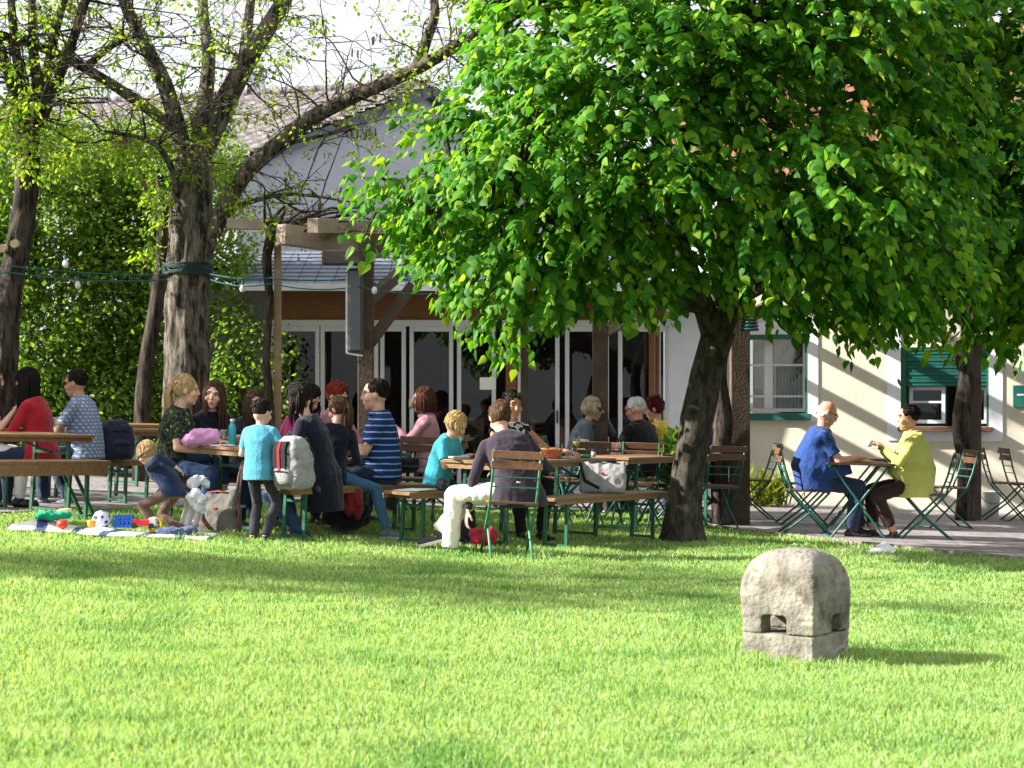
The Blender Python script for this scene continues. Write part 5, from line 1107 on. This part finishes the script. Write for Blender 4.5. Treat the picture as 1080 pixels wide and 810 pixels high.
sh_ = thing('salt_shaker', 'small salt shaker with white body near the table end', 'shaker', on_table(626, 17.9)); m = MB(); m.lathe([(.02,0),(.022,.05)]); obj('body', m, WHITE, sh_, True, local=True); m = MB(); m.lathe([(.021,.05),(.018,.07),(.008,.076)]); obj('lid', m, BLACK, sh_, True, local=True)
m = MB(); p = on_table(484, 15.95); m.box(p+V((0,0,.012)), (.15,.11,.018), Matrix.Rotation(R_(25),3,'Z')); tag(obj('small_book', m, M('grey_cover', (.3,.3,.33), .5, .1, 8, 0), at=p, bevel=.003), 'small grey book under the turquoise-shirted child\'s hands', 'book')
m = MB(); p = on_table(880, 18.75); m.box(p+V((0,0,.012)), (.16,.22,.02), Matrix.Rotation(R_(-8),3,'Z')); tag(obj('newspaper', m, M('newsprint', (.55,.55,.54), .9, .2, 60, 0), at=p), 'folded newspaper under the bald man\'s hands', 'newspaper')
cp = thing('coffee_cup', 'small white cup held up by the lime-jacket woman', 'cup', P(917,468,18.65)); m = MB(); m.lathe([(.022,-.03),(.034,.0),(.037,.035),(.034,.035),(.03,0),(.004,-.02)]); obj('bowl', m, WHITE, cp, True, local=True); m = MB(); m.tube([V((.036,0,.025)), V((.06,0,.018)), V((.055,0,-.005)), V((.03,0,-.012))], .005, 6); obj('handle', m, WHITE, cp, True, local=True)
pl = thing('plate', 'small plate with yellow slice between the couple', 'plate', on_table(912, 18.75)); m = MB(); m.lathe([(.05,0),(.09,.014),(.088,.018),(.05,.006),(.004,.006)], seg=28); obj('dish', m, WHITE, pl, True, local=True); m = MB(); m.ell(V((0,0,.025)), (.05,.03,.02)); obj('slice', m, M('lemon_yellow', (.7,.5,.06), .6, .2, 10, .1), pl, True, local=True)
gh_ = make_glass('glass raised by the auburn-haired woman in gingham', .03, .12, True); gh_.location = P(434, 432, 19.95)
# ------------------------------------------------------------------ bags
def pack(name, label, p, yaw, mat, trim, w=.32, d=.2, h=.44, lean=0, cat='backpack', trim2=None):
    t = thing(name, label, cat, p); R = Matrix.Rotation(yaw,3,'Z') @ Matrix.Rotation(lean,3,'X'); T_ = lambda x,y,z: p+R @ V((x,y,z)); m = MB(); rings = []
    for z, k in ((0,.85),(.05,1),(h*.5,1.02),(h*.8,.9),(h*.95,.6),(h,.25)):
        rings.append([T_(math.copysign(abs(math.cos(a))**.55, math.cos(a))*w/2*k, math.copysign(abs(math.sin(a))**.6, math.sin(a))*d/2*k, z) for a in np.linspace(0, 2*math.pi, 25)[:-1]])
    m.loft(rings); fuse('body', m, mat, t, .011, wrinkle(.007, 11, p.x*3)); m = MB(); rings = []
    for z, k in ((.04,.7),(.08,.9),(h*.4,.88),(h*.5,.6)): rings.append([T_(math.copysign(abs(math.cos(a))**.6, math.cos(a))*w*.36*k, -d*.42+math.sin(a)*d*.25*k, z) for a in np.linspace(0, 2*math.pi, 21)[:-1]])
    m.loft(rings); obj('front_pocket', m, mat, t, True); 
    if trim2:
        for x0, x1, mm in ((-.07,.07,trim),(-.014,.014,trim2)):
            rr2 = []; dd_ = .012 if mm is trim else .02
            for z, k in ((.10,1.0),(h*.5,1.03),(h*.8,.92),(h*.93,.66)): rr2.append([T_(x0*w/.34, -d/2*k-dd_-.012, z), T_(x1*w/.34, -d/2*k-dd_-.012, z), T_(x1*w/.34, -d/2*k+.02, z), T_(x0*w/.34, -d/2*k+.02, z)])
            q = MB(); q.loft(rr2); obj('panel' if mm is trim else 'stripe', q, mm, t)
    m = MB()
    for s in (-1,1): m.tube([T_(s*w*.22,d*.42,h*.92), T_(s*w*.26,d*.62,h*.6), T_(s*w*.3,d*.5,.08)], .016, 7)
    m.tube([T_(-.04,0,h*.97), T_(0,0,h*1.08), T_(.04,0,h*.97)], .01, 6); obj('strap', m, trim, t, True); m = MB(); m.tube([T_(-w*.45,-d*.3,h*.6), T_(-w*.2,-d*.52,h*.72), T_(w*.2,-d*.52,h*.72), T_(w*.45,-d*.3,h*.6)], .006, 5); m.tube([T_(-w*.28,-d*.62,h*.36), T_(0,-d*.68,h*.39), T_(w*.28,-d*.62,h*.36)], .005, 5); obj('zip', m, trim, t)
    return t
pz = GX(311, 15.35); pz.z += .47; pack('backpack', 'pale grey backpack with dark zips open on the bench end before the navy cardigan', pz, R_(-40), cloth('pale_grey_nylon', (.25,.245,.26)), BLACKC, .34, .24, .42, R_(8), trim2=RED)
pz = GX(122, 19.0); pz.z += .47; pack('backpack', 'black-blue backpack on the bench behind the checked-shirt man', pz, R_(40), cloth('navy_nylon', (.02,.022,.045)), BLACKC, .36, .24, .40)
def handbag(label, p, yaw, w, d, h, mat, trim, slump=.0):
    t = thing('handbag', label, 'bag', p); R = Matrix.Rotation(yaw,3,'Z'); T_ = lambda x,y,z: p+R @ V((x,y,z)); m = MB(); rings = []
    for z, kx, ky in ((0,.92,.9),(.03,1,1),(h*.5,1.0,.8),(h*.85,.97,.45),(h,.94,.22)): rings.append([T_(math.copysign(abs(math.cos(a))**.45, math.cos(a))*w/2*kx, math.copysign(abs(math.sin(a))**.5, math.sin(a))*d/2*ky, z+slump*math.cos(a)*z) for a in np.linspace(0,2*math.pi,29)[:-1]])
    m.loft(rings); fuse('body', m, mat, t, .010, wrinkle(.008, 10, p.x*5)); m = MB(); m.tube([T_(-w*.48,-d*.2,h*.97), T_(-w*.36,-d*.53,h*.4), T_(-w*.05,-d*.56,.04)], .014, 6); m.tube([T_(-w*.3,-d*.15,h*1.0), T_(0,-d*.15,h*1.04), T_(w*.3,-d*.15,h*1.0)], .009, 6); m.tube([T_(w*.46,0,h*.9), T_(w*.56,-.02,h*.5), T_(w*.5,-.03,.02)], .012, 6); obj('strap', m, trim, t, True)
    m = MB(); m.box(T_(w*.02,-d*.40,h*.62), (.03,.006,.02), R); obj('badge', m, RED, t); return t
pz = GX(636, 16.95); pz.z += .465; handbag('slouching grey handbag with dark straps on the front bench', pz, R_(-10), .42, .19, .27, cloth('grey_felt', (.30,.29,.30)), BLACKC)
pz = GX(232, 16.0); pz.z += .02; hb_ = handbag('olive grey shopping bag leaning on the table leg beneath the children\'s table', pz, R_(-24), .36, .22, .34, cloth('olive_grey_canvas', (.13,.12,.105)), cloth('rust_strap', (.25,.07,.06)), .12)
m = MB(); m.tube([pz+V((.13,0,.30)), pz+V((.16,.02,.5)), pz+V((.19,.04,.62))], .010, 6); m.tube([pz+V((.16,0,.28)), pz+V((.18,.02,.5)), pz+V((.19,.04,.62))], .010, 6); obj('strap', m, cloth('striped_strap', (.35,.2,.2)), hb_, True)
# white plush toy with dangling legs held by the toddler
ppz = P(210, 520, 15.6); pl_ = thing('plush_toy', 'white fluffy plush bundle dangling from the toddler\'s hand', 'toy', ppz); m = MB(); WP = cloth('white_plush', (.62,.62,.68))
rq = random.Random(12)
for zc_, w_, n_ in ((.10,.06,9),(-.02,.075,11),(-.10,.05,6)):
    for _ in range(n_): m.ell(ppz+V((rq.uniform(-1,1)*w_, rq.uniform(-.7,.7)*w_, zc_+rq.uniform(-.04,.04))), rq.uniform(.022,.042))
fuse('body', m, WP, pl_, .009, wrinkle(.008, 30, 3))
cl_ = P(203, 538, 15.7); m = MB(); pts = []
for j in range(9):
    for i in range(9): u, v = i/8-.5, j/8; pts.append(cl_+V((u*.17+.02*math.sin(v*5), .03*math.sin(u*17+v*2), .13-v*.27)))
m.add(pts, [(j*9+i, j*9+i+1, (j+1)*9+i+1, (j+1)*9+i) for j in range(8) for i in range(8)]); co_ = obj('muslin_cloth', m, cloth('cream_muslin', (.55,.53,.48)), at=cl_, smooth=True); co_.modifiers.new('thick', 'SOLIDIFY').thickness = .006; tag(co_, 'cream cloth hanging below the white plush beside the shopping bag', 'cloth')
blob('folded_jacket', GX(372,16.3)+V((0,0,.30)), (.08,.12,.2), cloth('dark_red_fleece', (.18,.012,.02)), 'dark red jacket hanging off the bench behind the striped-polo man', 'jacket', 8)
blob('sports_bag', GX(510,15.9)+V((0,0,.10)), (.12,.14,.12), cloth('crimson_bag', (.40,.02,.05)), 'crimson bag on the grass under the hoodie woman\'s chair', 'bag', 9)
blob('dark_bag', GX(360,16.6)+V((0,0,.16)), (.24,.2,.18), BLACKC, 'black bag on the ground under the striped-polo man\'s bench', 'bag', 10)
blob('rolled_jacket', GX(418,19.6)+V((0,0,.60)), (.16,.14,.10), PLUM, 'dark jacket heaped before the woman in gingham', 'jacket', 12)
# ------------------------------------------------------------------ blanket with toys
bc = GP(118, 567); bl = MB(); nxx, nyy = 46, 16
def blz(u, v): return .008+.025*abs(noise.noise((u*5, v*4, .3)))+.07*math.exp(-((u-.13)/.09)**2-((v-.5)/.4)**2)+.015*math.exp(-((u-.42)/.06)**2-((v-.6)/.3)**2)
BX = lambda u, v: V((bc.x+(u-.5)*1.62, bc.y-.18+v*.62+.05*math.sin(u*9), 0))
for j in range(nyy+1):
    for i in range(nxx+1):
        u, v = i/nxx, j/nyy; p = BX(u, v); p.z = g(p.x)+.035+blz(u, v)*min(1, 6*min(v, 1-v)+.15); bl.v.append(tuple(p))
bl.f = [(j*(nxx+1)+i, j*(nxx+1)+i+1, (j+1)*(nxx+1)+i+1, (j+1)*(nxx+1)+i) for j in range(nyy) for i in range(nxx)]
def blank(N, L, v):
    w = wave(N, L, v, 1.1, 'X', 2.5); r = ramp(N, [(0, c4((.05,.07,.2))), (.16, c4((.07,.09,.22))), (.2, c4((.62,.61,.62))), (1, c4((.72,.70,.69)))]); L.new(w.outputs['Fac'], r.inputs[0]); return r.outputs[0]
bo = obj('picnic_blanket', bl, pat_mat('white_navy_blanket', blank), at=V((bc.x,bc.y,g(bc.x))), smooth=True); bo.modifiers.new('thick', 'SOLIDIFY').thickness = .012; tag(bo, 'crumpled white and navy picnic blanket spread on the grass', 'blanket')
def onb(px, v, dz=0): u = ((px-540)/FP*bc.y-bc.x)/1.62+.5; p = BX(u, v); p.z = g(p.x)+.035+blz(u, v)+dz; return p
fb = thing('football', 'white football with dark blue star patches behind the blanket', 'ball', onb(100, .75, .055))
def ballmat(N, L, v):
    w = N.new('ShaderNodeTexVoronoi'); w.inputs['Scale'].default_value = 17; L.new(v, w.inputs['Vector']); r = ramp(N, [(0, c4((.03,.07,.28))), (.27, c4((.03,.07,.28))), (.32, c4((.62,.62,.64)))]); L.new(w.outputs['Distance'], r.inputs[0]); return r.outputs[0]
m = MB(); m.ell((0,0,0), .075, seg=24, rings=16); obj('shell', m, pat_mat('football_skin', ballmat), fb, True, local=True)
blob('folded_cloth', onb(50,.4,.03), (.14,.12,.06), cloth('emerald_cloth', (.0,.26,.13)), 'emerald green cloth heaped on the left of the blanket', 'cloth', 21)
blob('yellow_cloth', onb(54,.75,.06), (.08,.08,.05), cloth('pale_yellow_cloth', (.62,.52,.20)), 'pale yellow cloth lump at the back left of the blanket', 'cloth', 22)
m = MB(); m.ell((0,0,0), (.045,.045,.04), seg=18, rings=12); o = obj('toy_ball', m, M('tomato_red_plastic', (.62,.04,.02), .4, .1, 5, 0), at=V((0,0,0)), smooth=True); o.location = onb(68,.12,.035); tag(o, 'small tomato red ball on the front edge of the blanket', 'ball')
tr_ = thing('toy_lorry', 'red and white toy lorry on the right half of the blanket', 'toy', onb(147,.45,.03)); m = MB(); m.box((0,0,.045), (.16,.07,.05)); obj('body', m, M('toy_red', (.6,.03,.04), .35, .1, 5, 0), tr_, local=True, bevel=.008); m = MB(); m.box((.095,0,.05), (.06,.068,.07)); obj('cab', m, WHITE, tr_, local=True, bevel=.008)
for x in (-.05,.09):
    for y in (-.036,.036): m = MB(); m.tube([(x,y-.008,.02),(x,y+.008,.02)], .022, 14); obj('wheel', m, BLACK, tr_, local=True)
tb_ = thing('toy_crate', 'open blue plastic toy crate with slotted sides on the blanket', 'toy', onb(128,.5,.02)); m = MB()
for y in (-.05,.05):
    for z in (.02,.06,.095): m.box((0,y,z), (.15,.01,.014))
    for x in (-.07,-.035,0,.035,.07): m.box((x,y,.055), (.012,.012,.09))
for x in (-.07,.07):
    for z in (.02,.06,.095): m.box((x,0,z), (.01,.1,.014))
m.box((0,0,.01), (.14,.1,.01)); obj('side', m, M('toy_blue', (.01,.08,.42), .35, .1, 5, 0), tb_, local=True)
rg2 = thing('toy_ring', 'yellow spoked toy wheel standing on the blanket', 'toy', onb(160,.5,.065)); m = MB(); m.tube([V((.055*math.cos(t), 0, .055*math.sin(t))) for t in np.linspace(0,6.2832,25)], .012, 8, False); m.bar((-.05,0,0),(.05,0,0),.012); m.bar((0,0,-.05),(0,0,.05),.012); obj('rim', m, M('toy_yellow', (.72,.48,.02), .35, .1, 5, 0), rg2, True, local=True); m = MB(); m.ell((0,0,0), (.02,.018,.02)); obj('hub', m, GREEN2, rg2, True, local=True)
m = MB(); m.lathe([(.03,0),(.036,.05),(.033,.052),(.028,.006)]); o = obj('toy_cup', m, M('toy_orange', (.75,.32,.03), .35, .1, 5, 0), at=V((0,0,0)), smooth=True); o.location = onb(97,.3,.02); tag(o, 'small orange toy cup in front of the football', 'toy')
blob('cardigan', onb(186,.35,.02), (.16,.12,.05), cloth('slate_navy_knit', (.06,.08,.17)), 'slate navy cardigan dropped on the right end of the blanket', 'clothing', 23)
flush()
# ------------------------------------------------------------------ odds and ends
bw = thing('bucket', 'white plastic bucket at the wall under the hatch', 'bucket', GX(1044, 23.0)); m = MB(); m.lathe([(.10,.018),(.125,.30),(.132,.31),(.132,.325),(.122,.325),(.095,.03),(.004,.03)], seg=24); obj('tub', m, M('white_plastic', (.62,.62,.6), .5, .08, 6, 0), bw, True, local=True); m = MB(); m.tube([V((.128*math.cos(t), -.02-.03*math.sin(t)-.1*math.sin(t), .30-.12*math.sin(t))) for t in np.linspace(0, math.pi, 13)], .004, 5); obj('handle', m, WIRE, bw, local=True)
p = GP(930, 588); m = MB(); m.add([p+V(q) for q in ((-.15,-.05,.05),(.09,-.07,.045),(.14,.07,.06),(.04,.08,.14),(-.05,.04,.09),(.06,-.0,.11))], [(0,1,5,4),(1,2,3,5),(4,5,3)]); o = obj('paper_napkin', m, M('napkin_paper', (.8,.8,.82), .9, .03, 8, .2), at=p); o.modifiers.new('thick', 'SOLIDIFY').thickness = .003; tag(o, 'crumpled white paper napkin lying on the grass behind the stone', 'napkin')
m = MB(); p = Hb(.32, .465, 0); m.box(p+V((0,0,.004)), (.24,.34,.006), Matrix.Rotation(R_(-25),3,'Z')); tag(obj('white_paper', m, M('white_sheet', (.8,.8,.8), .8, .03, 6, 0), at=p), 'sheet of white paper lying on the sunlit bench end', 'paper')
q = WR.O+WR.d*WR.t(1078); q += WR.n*.02; q.z = WR.z(1078,418); sg = thing('wall_sign', 'small green sign with white bar on the cream wall at right edge', 'sign', q); RWm = Matrix((WR.d, WR.n, V((0,0,1)))).transposed(); m = MB(); m.box(q, (.22,.03,.28), RWm); obj('board', m, SHUT, sg, bevel=.006); m = MB(); m.box(q+WR.n*.017+V((0,0,.02)), (.12,.006,.022), RWm); obj('mark', m, WHITE, sg)
# cables of little bulbs
CAB = M('teal_cable', (.012,.10,.105), .5, .1, 8, 0)
def cable(pts, label, sag):
    P_ = [P(*a) for a in pts]; m = MB()
    for a, b_ in zip(P_, P_[1:]): m.tube([a.lerp(b_, t)+V((0,0,-sag*4*t*(1-t))) for t in np.linspace(0,1,17)], .0075, 5, False)
    return tag(obj('light_cable', m, CAB, at=P_[0]), label, 'cable', 'teal light cables strung through the trees')
cable([(-60,279,20.6),(8,280,20.7),(176,290,21.6)], 'upper teal cable strung from the left tree to the big trunk', .03); cable([(-60,286,20.5),(8,287,20.6),(176,295,21.6)], 'lower teal cable strung from the left tree to the big trunk', .05)
cable([(222,289,21.6),(287,293,21.1),(378,293,20.8),(470,290,20.4)], 'upper teal cable running from big trunk to the heater panel', .03); cable([(222,295,21.6),(287,299,21.1),(378,302,20.7),(480,308,20.4)], 'lower teal cable running from big trunk to the heater panel', .05)
def bulb(px, py, Y, label):
    t = thing('light_bulb', label, 'light bulb', P(px,py,Y), 'unlit white bulbs on the teal cables'); m = MB(); m.lathe([(.012,.03),(.02,.022),(.034,-.012),(.03,-.04),(.014,-.055)], seg=14); obj('globe', m, M('opal_bulb', (.75,.76,.74), .25, .03, 5, 0) if 'opal_bulb' not in bpy.data.materials else bpy.data.materials['opal_bulb'], t, True, local=True); m = MB(); m.lathe([(.016,.025),(.016,.075)], seg=10); obj('socket', m, CAB, t, local=True)
bulb(82,299,21.1,'white bulb hanging from the lower cable between the two left trees'); bulb(69,277,20.9,'white bulb above the cable nearer the left tree'); bulb(256,303,21.35,'white bulb hanging just right of the big rough trunk'); bulb(395,305,20.65,'white bulb hanging before the braced pergola post')
# ------------------------------------------------------------------ camera, light, sky
cd = bpy.data.cameras.new('camera'); cam = bpy.data.objects.new('camera', cd); COL.objects.link(cam); SC.camera = cam
cam.location = (0,0,CZ); cam.rotation_euler = (R_(90),0,0); cd.sensor_width = 36; cd.lens = 36*FP/1080; cd.shift_y = (HZ-405)/1080; cd.clip_end = 2000
cd.dof.use_dof = True; cd.dof.focus_distance = 15.5; cd.dof.aperture_fstop = 5.0
sd_ = bpy.data.lights.new('sun', 'SUN'); sd_.energy = 5.0; sd_.angle = R_(.53); sd_.color = (1,.95,.86); so_ = bpy.data.objects.new('sun', sd_); COL.objects.link(so_); so_.rotation_euler = (-SUN).to_track_quat('-Z', 'Y').to_euler(); so_.location = (-20,-5,20)
w = bpy.data.worlds.new('World'); SC.world = w; w.use_nodes = True; nt = w.node_tree; N, L = nt.nodes, nt.links; bg = N['Background']
sk = N.new('ShaderNodeTexSky'); sk.sky_type = 'NISHITA'; sk.sun_disc = False; sk.sun_elevation = SUN_EL; sk.sun_rotation = math.atan2(SUN.x, SUN.y); sk.dust_density = 3.0; sk.air_density = 1.0
tc = N.new('ShaderNodeTexCoord'); nz = N.new('ShaderNodeTexNoise'); nz.inputs['Scale'].default_value = 2.2; nz.inputs['Detail'].default_value = 7; L.new(tc.outputs['Generated'], nz.inputs['Vector'])
r = ramp(N, [(.28, (.55,.55,.55,1)), (.6, (.95,.95,.95,1))]); L.new(nz.outputs['Fac'], r.inputs[0]); mx = N.new('ShaderNodeMix'); mx.data_type = 'RGBA'; L.new(r.outputs[0], mx.inputs[0]); L.new(sk.outputs[0], mx.inputs[6]); mx.inputs[7].default_value = (8.4,8.5,8.8,1)
L.new(mx.outputs[2], bg.inputs['Color']); bg.inputs['Strength'].default_value = .05
SC.view_settings.view_transform = 'Standard'; SC.view_settings.look = 'None'; SC.view_settings.exposure = 1.7; SC.view_settings.gamma = 1
SC.cycles.max_bounces = 8; SC.cycles.transparent_max_bounces = 16; SC.cycles.use_denoising = True
for o in SC.objects:
    if o.type == 'MESH' and not o.data.materials: print('no material', o.name)
